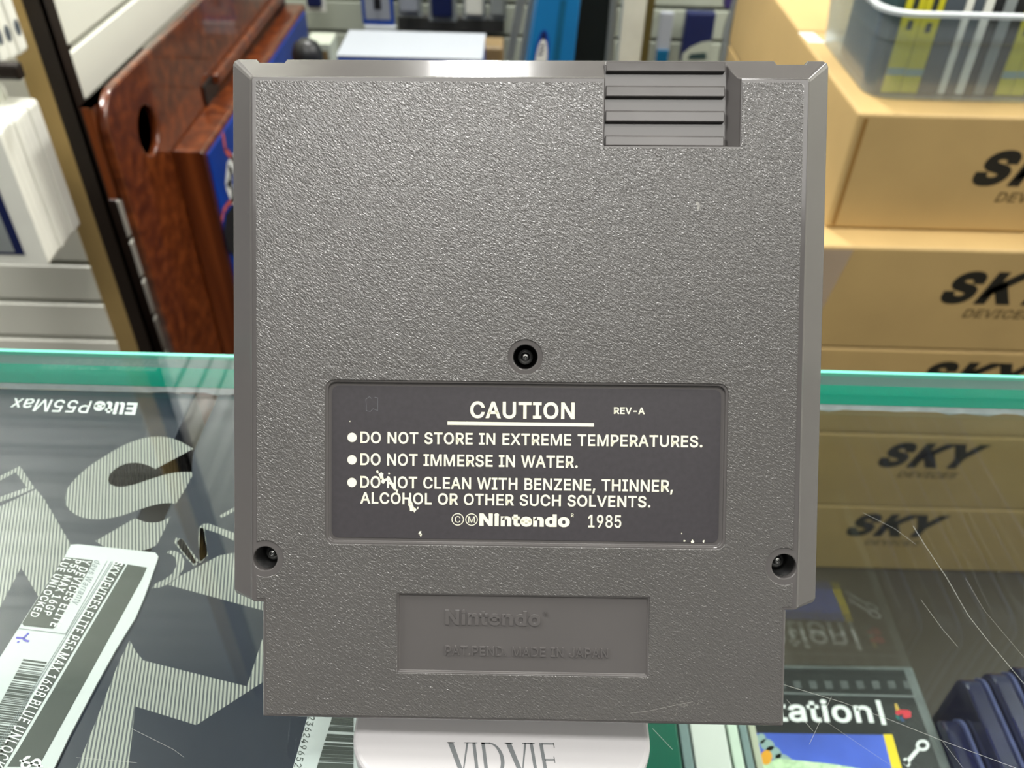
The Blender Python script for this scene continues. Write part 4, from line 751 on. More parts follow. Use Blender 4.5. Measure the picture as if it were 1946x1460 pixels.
# grip recess: sloping right wall
lo_ = [(15.1, -18.0), (39.6, -18.0), (39.6, 2.5), (15.1, 2.5)]; hi_ = [(15.1, -18.2), (41.6, -18.2), (41.6, 2.5), (15.1, 2.5)]
a = [bm.verts.new((p[0]*mm, p[1]*mm, 1.2*mm)) for p in lo_]; b = [bm.verts.new((p[0]*mm, p[1]*mm, 5.0*mm)) for p in hi_]
c = [bm.verts.new((p[0]*mm, p[1]*mm, 8*mm)) for p in hi_]
bm.faces.new(a); bm.faces.new(c[::-1])
for A_, B_ in ((a, b), (b, c)):
    for i in range(4): bm.faces.new((A_[i], B_[i], B_[(i+1) % 4], A_[(i+1) % 4]))
cutter = link('cutter', mesh_bm(bm), None)
so = link('shell', shell_me, M['plastic'])
bo = so.modifiers.new('bool', 'BOOLEAN'); bo.operation = 'DIFFERENCE'; bo.object = cutter; bo.solver = 'EXACT'
me = bake(so); bpy.data.objects.remove(so); bpy.data.objects.remove(cutter)
if not me.materials: me.materials.append(M['plastic'])
shell = link('shell', me, M['plastic'], cart)
md = shell.modifiers.new('b', 'BEVEL'); md.width = 0.00032; md.segments = 2; md.limit_method = 'ANGLE'; md.angle_limit = math.radians(25)
# grained panel with bites around the screws
def bite(cx, cy, r, x, s, up):
    pass
rr = 3.75; pcx, pcy = 52.25, -101.45; px_ = 53.95
dxx = px_-pcx; ang = math.degrees(math.acos(dxx/rr))
R_arc = circ(pcx, pcy, rr, 22, ang, 360-ang, closed=False)               # right bite, from top around the left side
L_arc = [(-x, y) for x, y in R_arc][::-1]
outline = [(-px_, -5.9), (14.75, -5.9), (14.75, -18.0), (15.1, -18.45), (15.6, -18.6), (41.0, -18.6), (41.7, -18.4), (41.95, -17.8), (41.95, -5.9), (53.3, -5.9), (px_, -6.5)]
outline += R_arc + [(px_, -109.6), (52.15, -109.6), (52.15, -132.9), (51.7, -133.4), (-51.7, -133.4), (-52.15, -132.9), (-52.15, -109.6), (-px_, -109.6)] + L_arc
holes = [circ(0, -60.1, 3.5, 40), rrect(-40.0, 40.4, -98.2, -65.05, 1.8), [(-25.4, -124.45), (25.45, -124.45), (25.45, -108.05), (-25.4, -108.05)]]
pm = curve_plate([sc(outline)]+[sc(h_) for h_ in holes], 0.00005, 0.00011)
panel = link('grained_panel', pm, M['plastic_tex'], cart); panel.location = (0, 0, 5.06*mm)
# grip ridges
bm = bmesh.new()
for y0_, y1_ in ((-0.72, -2.9), (-5.58, -7.85), (-10.53, -12.8), (-15.5, -17.6)):
    prism(bm, [(y0_*mm, 1.1*mm), (y1_*mm, 1.1*mm), (y1_*mm, 2.35*mm), ((y0_-0.25)*mm, 2.3*mm), (y0_*mm, 2.05*mm)], 15.5*mm, 39.2*mm, 'x')
gr = link('grip_ridges', mesh_bm(bm), M['plastic'], cart)
md = gr.modifiers.new('b', 'BEVEL'); md.width = 0.00018; md.segments = 2; md.limit_method = 'ANGLE'
# screws
def lathe(name, prof, m, parent, loc, n=28):
    bm = bmesh.new(); rings = []
    for r, z in prof: rings.append([bm.verts.new((r*math.cos(2*math.pi*k/n), r*math.sin(2*math.pi*k/n), z)) for k in range(n)] if r > 1e-9 else [bm.verts.new((0, 0, z))])
    for a, b in zip(rings, rings[1:]):
        if len(a) == 1 and len(b) > 1:
            for k in range(n): bm.faces.new((a[0], b[k], b[(k+1) % n]))
        elif len(b) == 1 and len(a) > 1:
            for k in range(n): bm.faces.new((a[k], a[(k+1) % n], b[0]))
        elif len(a) > 1:
            for k in range(n): bm.faces.new((a[k], a[(k+1) % n], b[(k+1) % n], b[k]))
    o = link(name, mesh_bm(bm), m, parent, smooth=True); o.location = loc; return o
for cx_, cy_ in ((0, -60.1), (-52.25, -101.45), (52.25, -101.45)):
    s_ = lathe('screw', [(0, 1.9*mm), (0.18*mm, 1.85*mm), (0.2*mm, 1.6*mm), (0.42*mm, 1.75*mm), (0.75*mm, 1.55*mm), (0.9*mm, 1.1*mm), (0.92*mm, 0.5*mm), (1.0*mm, 0.45*mm), (1.45*mm, 0.5*mm), (1.6*mm, 0.2*mm), (1.6*mm, -0.5*mm)], M['steel'], cart, (cx_*mm, cy_*mm, -0.9*mm))
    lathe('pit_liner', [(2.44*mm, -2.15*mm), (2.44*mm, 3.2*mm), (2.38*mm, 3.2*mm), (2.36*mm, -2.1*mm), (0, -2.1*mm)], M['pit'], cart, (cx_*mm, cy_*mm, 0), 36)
# caution label
lm = curve_plate([sc(rrect(-38.85, 39.15, -97.0, -66.2, 1.4))], 0.00004, 0.00002)
st = link('caution_label', lm, M['sticker'], cart); st.location = (0, 0, 4.42*mm)
bm = bmesh.new()
def ct(s, x0, x1, yb_, yt, bold=0.012, **k):
    z = 0.00007
    text_on(bm, s, (x0*mm, yb_*mm, z), (x1*mm, yb_*mm, z), (x0*mm, yt*mm, z), bold=bold, **k)
ct('CAUTION', -10.96, 10.0, -72.45, -69.1, 0.022)
bm_rect = lambda x0, x1, y0_, y1_: poly3(bm, [(x0*mm, y0_*mm, 7e-5), (x1*mm, y0_*mm, 7e-5), (x1*mm, y1_*mm, 7e-5), (x0*mm, y1_*mm, 7e-5)])
bm_rect(-15.5, 13.9, -73.9, -73.2)
ct('REV-A', 17.85, 24.0, -71.3, -69.95, 0.02)
ct('DO NOT STORE IN EXTREME TEMPERATURES.', -33.05, 35.6, -77.8, -75.45, 0.016, word=1.25)
ct('DO NOT IMMERSE IN WATER.', -33.05, 10.75, -82.25, -79.85, 0.016, word=1.25)
ct('DO NOT CLEAN WITH BENZENE, THINNER,', -33.05, 29.9, -86.85, -84.45, 0.016, word=1.25)
ct('ALCOHOL OR OTHER SUCH SOLVENTS.', -33.05, 25.45, -90.05, -87.75, 0.016, word=1.25)
for y_ in (-76.65, -81.2, -85.8): poly3(bm, [(x*mm, y*mm, 7e-5) for x, y in circ(-34.75, y_, 0.95, 24)])
ct('Nintendo', -8.9, 9.3, -94.25, -91.7, 0.045, space=0.96)
ct('1985', 13.0, 19.65, -94.25, -91.7, 0.012)
def cring(cx_, cy_, r, w):
    for k in range(28):
        a, b = 2*math.pi*k/28, 2*math.pi*(k+1)/28
        poly3(bm, [((cx_+q*math.cos(t))*mm, (cy_+q*math.sin(t))*mm, 7e-5) for q, t in ((r, a), (r, b), (r-w, b), (r-w, a))])
cring(-13.3, -93.0, 1.25, 0.16); cring(-10.5, -93.0, 1.25, 0.16)
ct('C', -13.85, -12.75, -93.65, -92.35, 0.0); ct('M', -11.15, -9.85, -93.65, -92.35, 0.0)
ct('R', 9.55, 10.1, -92.2, -91.5, 0.0)
lt = flat_obj('lettering', bm, M['cream'], st)
# scuffs in the printed label
bm = bmesh.new(); random.seed(11)
def blot(cx_, cy_, r, n=9):
    bm = bmesh.new(); poly3(bm, [((cx_+r*(0.35+random.random())*math.cos(2*math.pi*k/n))*mm, (cy_+r*(0.35+random.random())*math.sin(2*math.pi*k/n)*1.3)*mm, 9e-5) for k in range(n)]); flat_obj('paint_chip', bm, M['cream'], st)
for cx_, cy_, r in [(-28.9, -84.3, .55), (-28.4, -85.2, .6), (-27.6, -85.0, .35), (-26.9, -85.9, .5), (-26.1, -86.6, .6), (-25.6, -87.3, .35), (-29.6, -83.6, .25), (-27.2, -83.9, .2), (-23.1, -89.6, .55), (-22.6, -90.6, .6), (-22.0, -91.2, .35), (-21.4, -90.8, .2), (-20.9, -95.8, .3), (-20.7, -96.3, .25), (32.4, -96.7, .22), (34.0, -96.8, .3), (36.2, -96.7, .2), (31.8, -95.2, .12), (-35.2, -73.4, .12)]: blot(cx_, cy_, r)
bm = bmesh.new()
def stroke(bm, pts, w, z):
    for a, b in zip(pts, pts[1:]):
        a, b = Vector((a[0]*mm, a[1]*mm, z)), Vector((b[0]*mm, b[1]*mm, z)); d = (b-a).normalized(); nn = Vector((-d.y, d.x, 0))*w*mm/2
        poly3(bm, [a-nn-d*w*mm*.4, b-nn+d*w*mm*.4, b+nn+d*w*mm*.4, a+nn-d*w*mm*.4])
stroke(bm, [(-31.9, -71.2), (-31.9, -70.2), (-32.0, -68.9), (-31.3, -68.4), (-30.9, -68.7)], 0.07, 8e-5); stroke(bm, [(-30.2, -68.5), (-29.6, -68.6), (-29.6, -71.2), (-30.5, -70.8), (-31.1, -71.4), (-31.9, -71.2)], 0.07, 8e-5)
flat_obj('stamp_mark', bm, M['ink_line'], st)
# embossed maker lettering
bm = bmesh.new()
def em(s, x0, x1, yb_, yt, bold, **k):
    text_on(bm, s, (x0*mm, yb_*mm, 4.5*mm), (x1*mm, yb_*mm, 4.5*mm), (x0*mm, yt*mm, 4.5*mm), bold=bold, ext=0.32*mm, **k)
em('Nintendo', -15.7, 3.75, -114.45, -111.5, 0.030, space=0.96)
em('PAT.PEND. MADE IN JAPAN', -15.7, 17.4, -120.75, -118.85, 0.01, word=1.3)
for k in range(24):
    a, b = 2*math.pi*k/24, 2*math.pi*(k+1)/24; cx_, cy_ = 4.7, -111.9
    q = [Vector(((cx_+r*math.cos(t))*mm, (cy_+r*math.sin(t))*mm, 4.72*mm)) for r, t in ((.55, a), (.55, b), (.42, b), (.42, a))]; poly3(bm, q)
em('R', 4.5, 4.9, -112.15, -111.65, 0.0)
flat_obj('embossed_lettering', bm, M['plastic'], cart)
# pale scuff marks
random.seed(3)
bm = bmesh.new()
for i in range(40):
    x = 33+random.gauss(0, 2.2); y = -129.6+random.gauss(0, 1.2); a = random.uniform(-.5, 1.2); l = random.uniform(.15, .8)
    stroke(bm, [(x, y), (x+l*math.cos(a), y+l*math.sin(a))], random.uniform(.02, .05), 5.235*mm)
o = flat_obj('scuff_cluster', bm, M['scuff'], cart); o['kind'] = 'stuff'
for pts, w in [([(22, -131.8), (26, -131.2), (30, -130.2), (34.5, -129.2)], .06), ([(-37, -43), (-36.9, -45)], .04), ([(-36.6, -47), (-36.7, -51)], .04), ([(33.5, -29.4), (33.9, -29.9), (33.7, -30.5)], .45), ([(3, -38), (4, -43), (7, -48)], .03)]:
    bm = bmesh.new(); stroke(bm, pts, w, 5.235*mm); flat_obj('scuff', bm, M['scuff'], cart)

# ------------------------------------------------------------------ white stand under the cartridge
bpy.context.view_layer.update()
rear = MCART @ Vector((0, -0.134, -0.01167)); front = MCART @ Vector((0, -0.134, 0.005))
print('rear bottom', rear, 'front bottom', front, 'glass', GZ)
low = min((MCART @ Vector((s*0.052, -0.1336, -0.01167))).z for s in (-1, 1))
ZS = low-0.0003
cxs = (at_z(668, 1410, ZS-CAMZ).x+at_z(1237, 1412, ZS-CAMZ).x)/2; hwS = (at_z(1237, 1412, ZS-CAMZ).x-at_z(668, 1410, ZS-CAMZ).x)/2
yf = at_z(950, 1500, ZS-CAMZ).y
stand = thing('phone_stand', 'white plastic desk stand with rounded base holding up the grey cartridge', 'phone stand', (cxs, yf, GZ))
bo_ = prism_obj('base', rrect(-hwS, hwS, 0, 0.085, 0.0115, 10), 0.0002, ZS-GZ, M['white_plastic'], stand, bevel=0.0012, seg=3)
# leaning support arm behind the cartridge
upv = (MCART.to_3x3() @ Vector((0, 1, 0))).normalized(); nv = (MCART.to_3x3() @ Vector((0, 0, 1))).normalized()
rightv = (MCART.to_3x3() @ Vector((1, 0, 0))).normalized()
bm = bmesh.new(); prism(bm, rrect(-0.024, 0.024, 0.012, 0.085, 0.01, 6), 0, 0.005)
ar = link('back_plate', mesh_bm(bm), M['white_plastic'], stand)
org = MCART @ Vector((0.0, -0.134, -0.0172)); 
Mw = Matrix(((rightv.x, upv.x, nv.x, org.x), (rightv.y, upv.y, nv.y, org.y), (rightv.z, upv.z, nv.z, org.z), (0, 0, 0, 1)))
bpy.context.view_layer.update(); ar.matrix_parent_inverse = stand.matrix_world.inverted(); ar.matrix_basis = Mw
# neck between base and plate
mid = org + upv*0.05
bm = bmesh.new()
p0 = Vector((org.x, yf+0.07, ZS-0.0005)); p1 = mid
for s in (0,):
    w_ = 0.014; pr = []
    for p, th_ in ((p0, 0.006), (p1, 0.004)):
        pr.append([bm.verts.new((p.x+sx*w_, p.y+sy*th_, p.z)) for sx, sy in ((-1, -1), (1, -1), (1, 1), (-1, 1))])
    bm.faces.new(pr[0]); bm.faces.new(pr[1][::-1])
    for i in range(4): bm.faces.new((pr[0][i], pr[1][i], pr[1][(i+1) % 4], pr[0][(i+1) % 4]))
world_child(link('neck', mesh_bm(bm), M['white_plastic'], stand), stand)
# serif lettering on the base
def zst(x, y, dz=0.00004): p = at_z(x, y, ZS-CAMZ); p.z = ZS+dz; return p
bm = bmesh.new()
G = {'V': ([(0, 1), (.2, 1), (.46, .2), (.7, 1), (.78, 1), (.44, 0), (.36, 0)], .8, [(-.04, .97, .26, 1), (.62, .97, .86, 1)]),
     'I': ([(0, 0), (.12, 0), (.12, 1), (0, 1)], .12, [(-.07, .97, .19, 1), (-.07, 0, .19, .03)])}
ox = 0.0
total = 4.02
BLs, BRs, TLs = zst(857, 1476), zst(1066, 1478), zst(851, 1411)
exs, eys = BRs-BLs, TLs-BLs
def pt(x, y): return BLs + exs*(x/total) + eys*y
def put(poly, o): poly3(bm, [pt(o+x, y) for x, y in poly])
def rect(o, x0, y0_, x1, y1_): put([(x0, y0_), (x1, y0_), (x1, y1_), (x0, y1_)], o)
def gl(ch, o):
    if ch in 'VI':
        p, w_, se = G[ch]; put(p, o)
        for a in se: rect(o, a[0], a[1], a[2], a[3])
        return w_
    if ch == 'D':
        rect(o, 0, 0, .13, 1)
        n = 16
        for k in range(n):
            a, b = -math.pi/2+math.pi*k/n, -math.pi/2+math.pi*(k+1)/n
            put([(.3+.48*math.cos(a), .5+.5*math.sin(a)), (.3+.48*math.cos(b), .5+.5*math.sin(b)), (.3+.34*math.cos(b), .5+.455*math.sin(b)), (.3+.34*math.cos(a), .5+.455*math.sin(a))], o)
        rect(o, .0, .955, .32, 1); rect(o, .0, 0, .32, .045); return .78
    if ch == 'E':
        rect(o, 0, 0, .13, 1); rect(o, .1, .955, .56, 1); rect(o, .1, .48, .48, .53); rect(o, .1, 0, .58, .045); rect(o, .53, .86, .56, 1); rect(o, .45, .42, .48, .6); return .58
for ch, w_ in zip('VIDVIE', (.86, .24, .86, .84, .26, .58)):
    gl(ch, ox); ox += w_ + (.06 if ch != 'I' else .1)
print('text total', ox)
world_child(flat_obj('base_lettering', bm, M['grey_print'], stand), stand)

# ------------------------------------------------------------------ cartons at the right
YC = 0.85
def zpx(y, Y, x=1700): return at_y(x, y, Y).z
top1 = at_y(1633, 214, 0.89).z; top2 = at_y(1700, 470, YC).z
xl1 = at_y(1633, 214, 0.89).x
hC = (top2-0.0)/4
print('carton', top1, top2, hC, 'x', xl1)
def carton(name, label, x0, x1, y0_, y1_, z0, z1, seam=True):
    t = thing(name, label, 'carton', ((x0+x1)/2, (y0_+y1_)/2, z0))
    hx, hy, hz = (x1-x0)/2, (y1_-y0_)/2, z1-z0
    boxes('carton_body', [(-hx, hx, -hy, hy, 0.0004, hz-0.0004)], M['carton'], t, bevel=0.004, seg=3)
    return t, hx, hy, hz
clabs = ['lowest cardboard carton on the floor, seen through the counter glass', 'second cardboard carton up, its black letters seen through the glass', 'third cardboard carton up, cut by the teal glass edge', 'wider cardboard carton with taped left end, below the topmost front one']
xc0 = at_y(1540, 450, YC).x
txt = [(1605, 1018, 1790, 975), (1665, 887, 1865, 840), (1738, 736, 1945, 686), (1783, 576, 1990, 514)]
def sky(t, xL, yB, xR, yT, Yf, tw=0.146):
    bl = at_y(xL, yB, Yf); br = at_y(xR, yB+3, Yf); tl = at_y(xL, yT, Yf)
    ctrx = bl.x; ln = tw; hgt_ = (tl.z-bl.z)
    y = Yf-0.0003
    bm = bmesh.new()
    text_on(bm, 'SKY', (ctrx, y, bl.z), (ctrx+ln, y, bl.z), (ctrx+0.0*hgt_, y, bl.z+hgt_), bold=0.05, shear=0.3, space=1.02)
    world_child(flat_obj('printed_letters', bm, M['ink'], t), t)
    bm = bmesh.new()
    text_on(bm, 'DEVICES', (ctrx+0.035, y, bl.z-0.020), (ctrx+0.035+0.085, y, bl.z-0.020), (ctrx+0.035, y, bl.z-0.0075), bold=0.02, shear=0.2)
    world_child(flat_obj('small_letters', bm, M['ink_soft'], t), t)
for k in range(4):
    x0 = [xc0+0.0, xc0+0.0, xc0, xc0-0.004][k]
    t, hx, hy, hz = carton('cardboard_carton', clabs[k], x0, x0+0.62, YC, YC+0.30, k*hC, (k+1)*hC)
    sky(t, *txt[k], YC)
    if k == 3:
        zb_, zt = hz*0.04, hz*0.97
        bm = bmesh.new(); poly3(bm, [(-hx-0.0005, -hy-0.0005, zb_), (-hx+0.033, -hy-0.0005, zb_), (-hx+0.058, -hy-0.0005, zt), (-hx-0.0005, -hy-0.0005, zt)])
        flat_obj('tape_patch', bm, M['tape'], t)
t, hx, hy, hz = carton('cardboard_carton', 'topmost front cardboard carton carrying the clear plastic bin', xl1, xl1+0.62, 0.89, 1.165, 4*hC, top1)
sky(t, 1843, 352, 2000, 284, 0.89)
bm = bmesh.new(); poly3(bm, [(-hx+0.006, -hy-0.0005, 0.005), (-hx+0.010, -hy-0.0005, 0.005), (-hx+0.012, -hy-0.0005, hz-0.006), (-hx+0.007, -hy-0.0005, hz-0.006)])
flat_obj('corner_seam', bm, M['carton_seam'], t)
bm = bmesh.new(); poly3(bm, [(-hx+0.004, hy-0.045, hz-0.0003), (-hx+0.025, hy-0.045, hz-0.0003), (-hx+0.02, hy-0.005, hz-0.0003), (-hx-0.0, hy-0.005, hz-0.0003)])
flat_obj('white_tape', bm, M['white'], t)
k = 0
for (zz0, zz1, lab_) in ((0.0, 4*hC, 'tall brown carton standing behind the lettered stack'), (4*hC, top1, 'plain tan carton with taped lid behind the plastic bin')):
    t, hx, hy, hz = carton('cardboard_carton', lab_, xl1+0.004, xl1+0.62, 1.17, 1.55, zz0, zz1)
    if zz0 > 0: boxes('lid_tape', [(-hx+0.03, hx, -0.02, 0.02, hz-0.0006, hz-0.0001)], M['carton_seam'], t)

# ------------------------------------------------------------------ plastic bin with boxes
zt1 = top1+0.0006
pb = at_z(1655, 188, zt1-CAMZ); bx0 = pb.x-0.003; by0 = pb.y
rimz = at_y(1700, 22, by0-0.008).z
print('bin', bx0, by0, zt1, rimz)
BWd, BDp, bh = 0.36, 0.21, rimz-zt1
bin_ = thing('plastic_bin', 'clear milky plastic bin full of boxes on top of the cartons', 'bin', (bx0+BWd/2, by0+BDp/2, zt1))
def bin_loop(ex_, z, r=0.03): return [(x, y, z) for x, y in rrect(-BWd/2-ex_, BWd/2+ex_, -BDp/2-ex_, BDp/2+ex_, r, 8)]
bm = bmesh.new()
prof = [(0, 0.0), (0.006, bh*0.66), (0.008, bh*0.68), (0.010, bh-0.002), (0.0085, bh-0.002), (0.0065, bh*0.68), (0.0045, bh*0.66), (-0.0015, 0.002)]
Ls = [[bm.verts.new(p) for p in bin_loop(e, z)] for e, z in prof]
nL = len(Ls[0])
for a, b in zip(Ls, Ls[1:]):
    for i in range(nL): bm.faces.new((a[i], a[(i+1) % nL], b[(i+1) % nL], b[i]))
bm.faces.new(Ls[0]); bm.faces.new(Ls[-1][::-1])
link('bin_body', mesh_bm(bm), M['frost'], bin_, smooth=False)
bm = bmesh.new()
prof = [(0.0095, bh-0.004), (0.016, bh-0.003), (0.017, bh+0.001), (0.010, bh+0.002), (0.0085, bh-0.001)]
Ls = [[bm.verts.new(p) for p in bin_loop(e, z, 0.033)] for e, z in prof]
for a, b in zip(Ls, Ls[1:]+Ls[:1]):
    for i in range(nL): bm.faces.new((a[i], a[(i+1) % nL], b[(i+1) % nL], b[i]))
link('bin_rim', mesh_bm(bm), M['frost_rim'], bin_)
# boxes in the bin: base x pixel, top x pixel, width m, depth offset, material
items = [(1618, 1624, .008, 'dkteal', 'dark teal box at the left end of the bin'),
         (1664, 1670, .020, 'yellow_box', 'leftmost yellow box in the bin'), (1700, 1714, .020, 'yellow_box', 'yellow box second from the left in the bin'),
         (1742, 1760, .021, 'greybox', 'slate grey box right of the two yellow boxes'),
         (1776, 1812, .008, 'pack', 'first thin white box leaning in the bin'), (1788, 1826, .0105, 'greybox', 'narrow grey box between first two white ones'), (1806, 1844, .0095, 'pack', 'second thin white box leaning in the bin'), (1821, 1862, .010, 'dark', 'black box between leaning white ones'),
         (1838, 1880, .012, 'pack_grey', 'silvery box leaning right of the white ones'), (1858, 1902, .011, 'dark', 'black box beside the silvery one in the bin'), (1878, 1924, .016, 'yellow_box', 'olive yellow box leaning near the right photo edge'), (1906, 1954, .016, 'yellow_box', 'last yellow box at the right photo edge'), (1934, 1980, .016, 'greybox', 'grey box beyond the last yellow one')]
yfr = by0+0.012
pe, pte = bx0+0.006, bx0+0.006
for i, (xb, xt, wd_, mk_, lb_) in enumerate(items):
    zb_ = zt1+0.0030; ztp = rimz+0.028 + (0.004 if i % 2 else 0)
    pb_ = at_y(xb, 184, yfr); pt_ = at_y(xt, 30, yfr)
    sl = (pt_.x-pb_.x)/(rimz-zb_)
    if i == 0: pb_.x = bx0+0.008
    hgt_ = ztp-zb_
    pb_.x = max(pb_.x, pe+0.0006); topx = max(pb_.x+sl*hgt_, pte+0.0006); sl = (topx-pb_.x)/hgt_
    pe = pb_.x+wd_; pte = topx+wd_
    t = thing('boxed_game', lb_, 'box', (pb_.x, yfr, zb_))
    d_ = 0.13
    bm = bmesh.new()
    lo = [bm.verts.new(p) for p in ((0, 0, 0), (wd_, 0, 0), (wd_, d_, 0), (0, d_, 0))]; hi = [bm.verts.new((x+sl*hgt_, y, hgt_)) for x, y in ((0, 0), (wd_, 0), (wd_, d_), (0, d_))]
    bm.faces.new(lo[::-1]); bm.faces.new(hi)
    for q in range(4): bm.faces.new((lo[q], lo[(q+1) % 4], hi[(q+1) % 4], hi[q]))
    o = link('box_body', mesh_bm(bm), M[mk_], t); md = o.modifiers.new('b', 'BEVEL'); md.width = 0.0008; md.segments = 1
    if mk_ == 'yellow_box':
        bm = bmesh.new()
        for zc_ in (0.55, 0.72, 0.80):
            z_ = zc_*hgt_; poly3(bm, [(sl*z_+wd_*.35, -0.0004, z_), (sl*z_+wd_*.65, -0.0004, z_), (sl*(z_+.010)+wd_*.65, -0.0004, z_+.010), (sl*(z_+.010)+wd_*.35, -0.0004, z_+.010)])
        flat_obj('spine_print', bm, M['label_ink'], t)
        bm = bmesh.new(); z_ = .16*hgt_; poly3(bm, [(sl*z_, -0.0003, z_), (sl*z_+wd_, -0.0003, z_), (sl*(z_+.008)+wd_, -0.0003, z_+.008), (sl*(z_+.008), -0.0003, z_+.008)])
        flat_obj('spine_band', bm, M['petal'], t)

# ------------------------------------------------------------------ lacquered wooden game board standing on its end
XW = -0.52
pA = at_x(236, 350, XW); yA = pA.y; zTop = at_x(262, 118, XW).z; yEnd = min(at_x(548, 40, XW).y, YBK-0.03)
wt = thing('game_table', 'red lacquered wooden game board standing on end against the slat wall', 'game board', (XW, yA, 0))
def wp(x, y): p = at_x(x, y, XW); return (p.y-yA, p.z)
yT = zTop; LY = yEnd-yA
def frame_board(name, outer, inner, x0, x1, m, parent, bevel):
    cu = curve_plate([outer]+inner, (x1-x0)/2-bevel, bevel)
    o = link(name, cu, m, parent)
    o.matrix_basis = Matrix(((0, 0, 1, (x0+x1)/2), (1, 0, 0, 0), (0, 1, 0, 0), (0, 0, 0, 1)))
    return o
hc = wp(281, 250); hole_r = (wp(281, 193)[1]-wp(281, 310)[1])/2
r_c = 0.05
outer = [(r_c-r_c*math.cos(math.radians(a)), yT-r_c+r_c*math.sin(math.radians(a))) for a in range(0, 91, 10)] + [(LY, yT), (LY, 0.001), (0, 0.001)]
hole = circ(hc[0]+0.004, hc[1], hole_r, 32)
frame_board('back_board', outer, [hole], -0.012, 0.0, M['wood'], wt, 0.003)
boxes('hole_backing', [(-0.018, -0.0125, hc[0]-0.06, hc[0]+0.06, hc[1]-0.06, hc[1]+0.06)], M['pit'], wt)
# raised box on the board with blue side
b0 = at_x(326, 287, XW); b1 = at_y(386, 289, b0.y); pw = b1.x-XW
prism_obj('raised_box', [(0.0008, 0.001), (pw, 0.001), (pw, b0.z-0.004), (pw-0.004, b0.z), (0.0008, b0.z)], b0.y-yA, LY-0.02, M['wood'], wt, 'y', bevel=0.002)
by = b0.y-yA
boxes('blue_side', [(pw+0.0003, pw+0.003, by+0.012, LY-0.04, 0.05, b0.z-0.010)], M['blue_art'], wt)
# thin raised rail and dark socket above it
r0 = wp(398, 142); r1 = wp(548, 58)
prism_obj('upper_rail', [(r0[0], r0[1]-0.016), (LY-0.01, r0[1]-0.016), (LY-0.01, r0[1]), (r0[0], r0[1])], 0.0005, 0.014, M['wood'], wt, 'x', bevel=0.003)
sq = at_x(400, 165, XW)
boxes('socket', [(0.0004, 0.004, sq.y-yA-0.04, sq.y-yA+0.03, sq.z-0.022, sq.z+0.016)], M['pit'], wt, bevel=0.001)
blx = at_y(165, 250, yA-0.003).x-XW; zb0 = at_y(222, 378, yA).z
prism_obj('corner_block', rrect(blx, -0.0125, -0.003, 0.22, 0.012, 5), zb0, yT-0.010, M['wood'], wt, 'z', bevel=0.012, seg=4)
def pf(x, y, dx=0.0035): p = at_x(x, y, XW+pw+0.003); return Vector((pw+dx, p.y-yA, p.z))
def seg3(bm, pts, w):
    P = [pf(*p) for p in pts]
    for a, b in zip(P, P[1:]):
        d = (b-a).normalized(); nn = Vector((0, -d.z, d.y))*w/2
        poly3(bm, [a-nn-d*w*.2, b-nn+d*w*.2, b+nn+d*w*.2, a+nn-d*w*.2])
bm = bmesh.new(); seg3(bm, [(423, 255), (428, 285), (441, 300), (460, 325)], 0.010); seg3(bm, [(456, 372), (432, 388), (424, 402), (421, 418)], 0.008)
flat_obj('curved_stripe', bm, M['pink'], wt)
bm = bmesh.new(); seg3(bm, [(452, 300), (436, 322), (434, 350), (442, 372), (460, 385)], 0.028)
flat_obj('white_curve', bm, M['white'], wt)
bm = bmesh.new(); poly3(bm, [pf(x, y, 0.0038) for x, y in [(444, 388), (428, 408), (425, 440), (432, 475), (446, 490), (490, 480), (490, 388)]])
flat_obj('dark_spot', bm, M['dark'], wt)

# ------------------------------------------------------------------ white hanging packs on the left wall
pr_ = at_z(155, 430, -0.624); pn_ = at_z(90, 505, -0.624)
print('packs', pr_, pn_)
ztp = at_y(66, 186, pr_.y).z
nP = 8
dy = (pr_.y-pn_.y)/nP
ord_ = ['nearest', 'second', 'third', 'fourth', 'fifth', 'sixth', 'seventh', 'rearmost']
def pack(loc, w, h, d, label, jx=0.0):
    t = thing('accessory_pack', label, 'pack', loc, group=None)
    prism_obj('pack_box', rrect(-w, 0, 0, h, 0.006, 3), 0.0005, d-0.0005, M['pack'], t, 'y', bevel=0.0012)
    prism_obj('hang_tab', rrect(-w*0.68, -w*0.32, h-0.001, h+0.022, 0.006, 3), d*0.35, d*0.5, M['pack'], t, 'y')
    return t
for k in range(nP):
    y = pn_.y+k*dy
    t = pack((pr_.x-0.001*(k % 3)+0.001, y, pn_.z), 0.105, ztp-pn_.z, dy*0.98, '%s white accessory pack of the row hanging on the left slat wall' % ord_[k])
    if k == 0:
        boxes('dark_window', [(-0.085, -0.028, -0.0004, 0.0006, 0.016, 0.14)], M['navy'], t)
        boxes('window_figure', [(-0.07, -0.04, -0.0008, 0.0000, 0.02, 0.11)], M['pack_grey'], t)
    if k == 2:
        pass
hk = at_y(20, 130, pr_.y-0.05)
t = thing('display_hook', 'black wall hook just above the lower row of white packs', 'hook', (hk.x-0.05, YW-0.001, hk.z))
boxes('arm', [(-0.002, 0.002, -0.13, -0.004, -0.002, 0.002)], M['chrome'], t, bevel=0.001)
boxes('price_clip', [(-0.012, 0.064, -0.134, -0.118, -0.012, 0.008)], M['black_trim'], t, bevel=0.004)
ub = at_y(38, 112, 1.13)
uy = [1.085, 1.105, 1.125, 1.145]
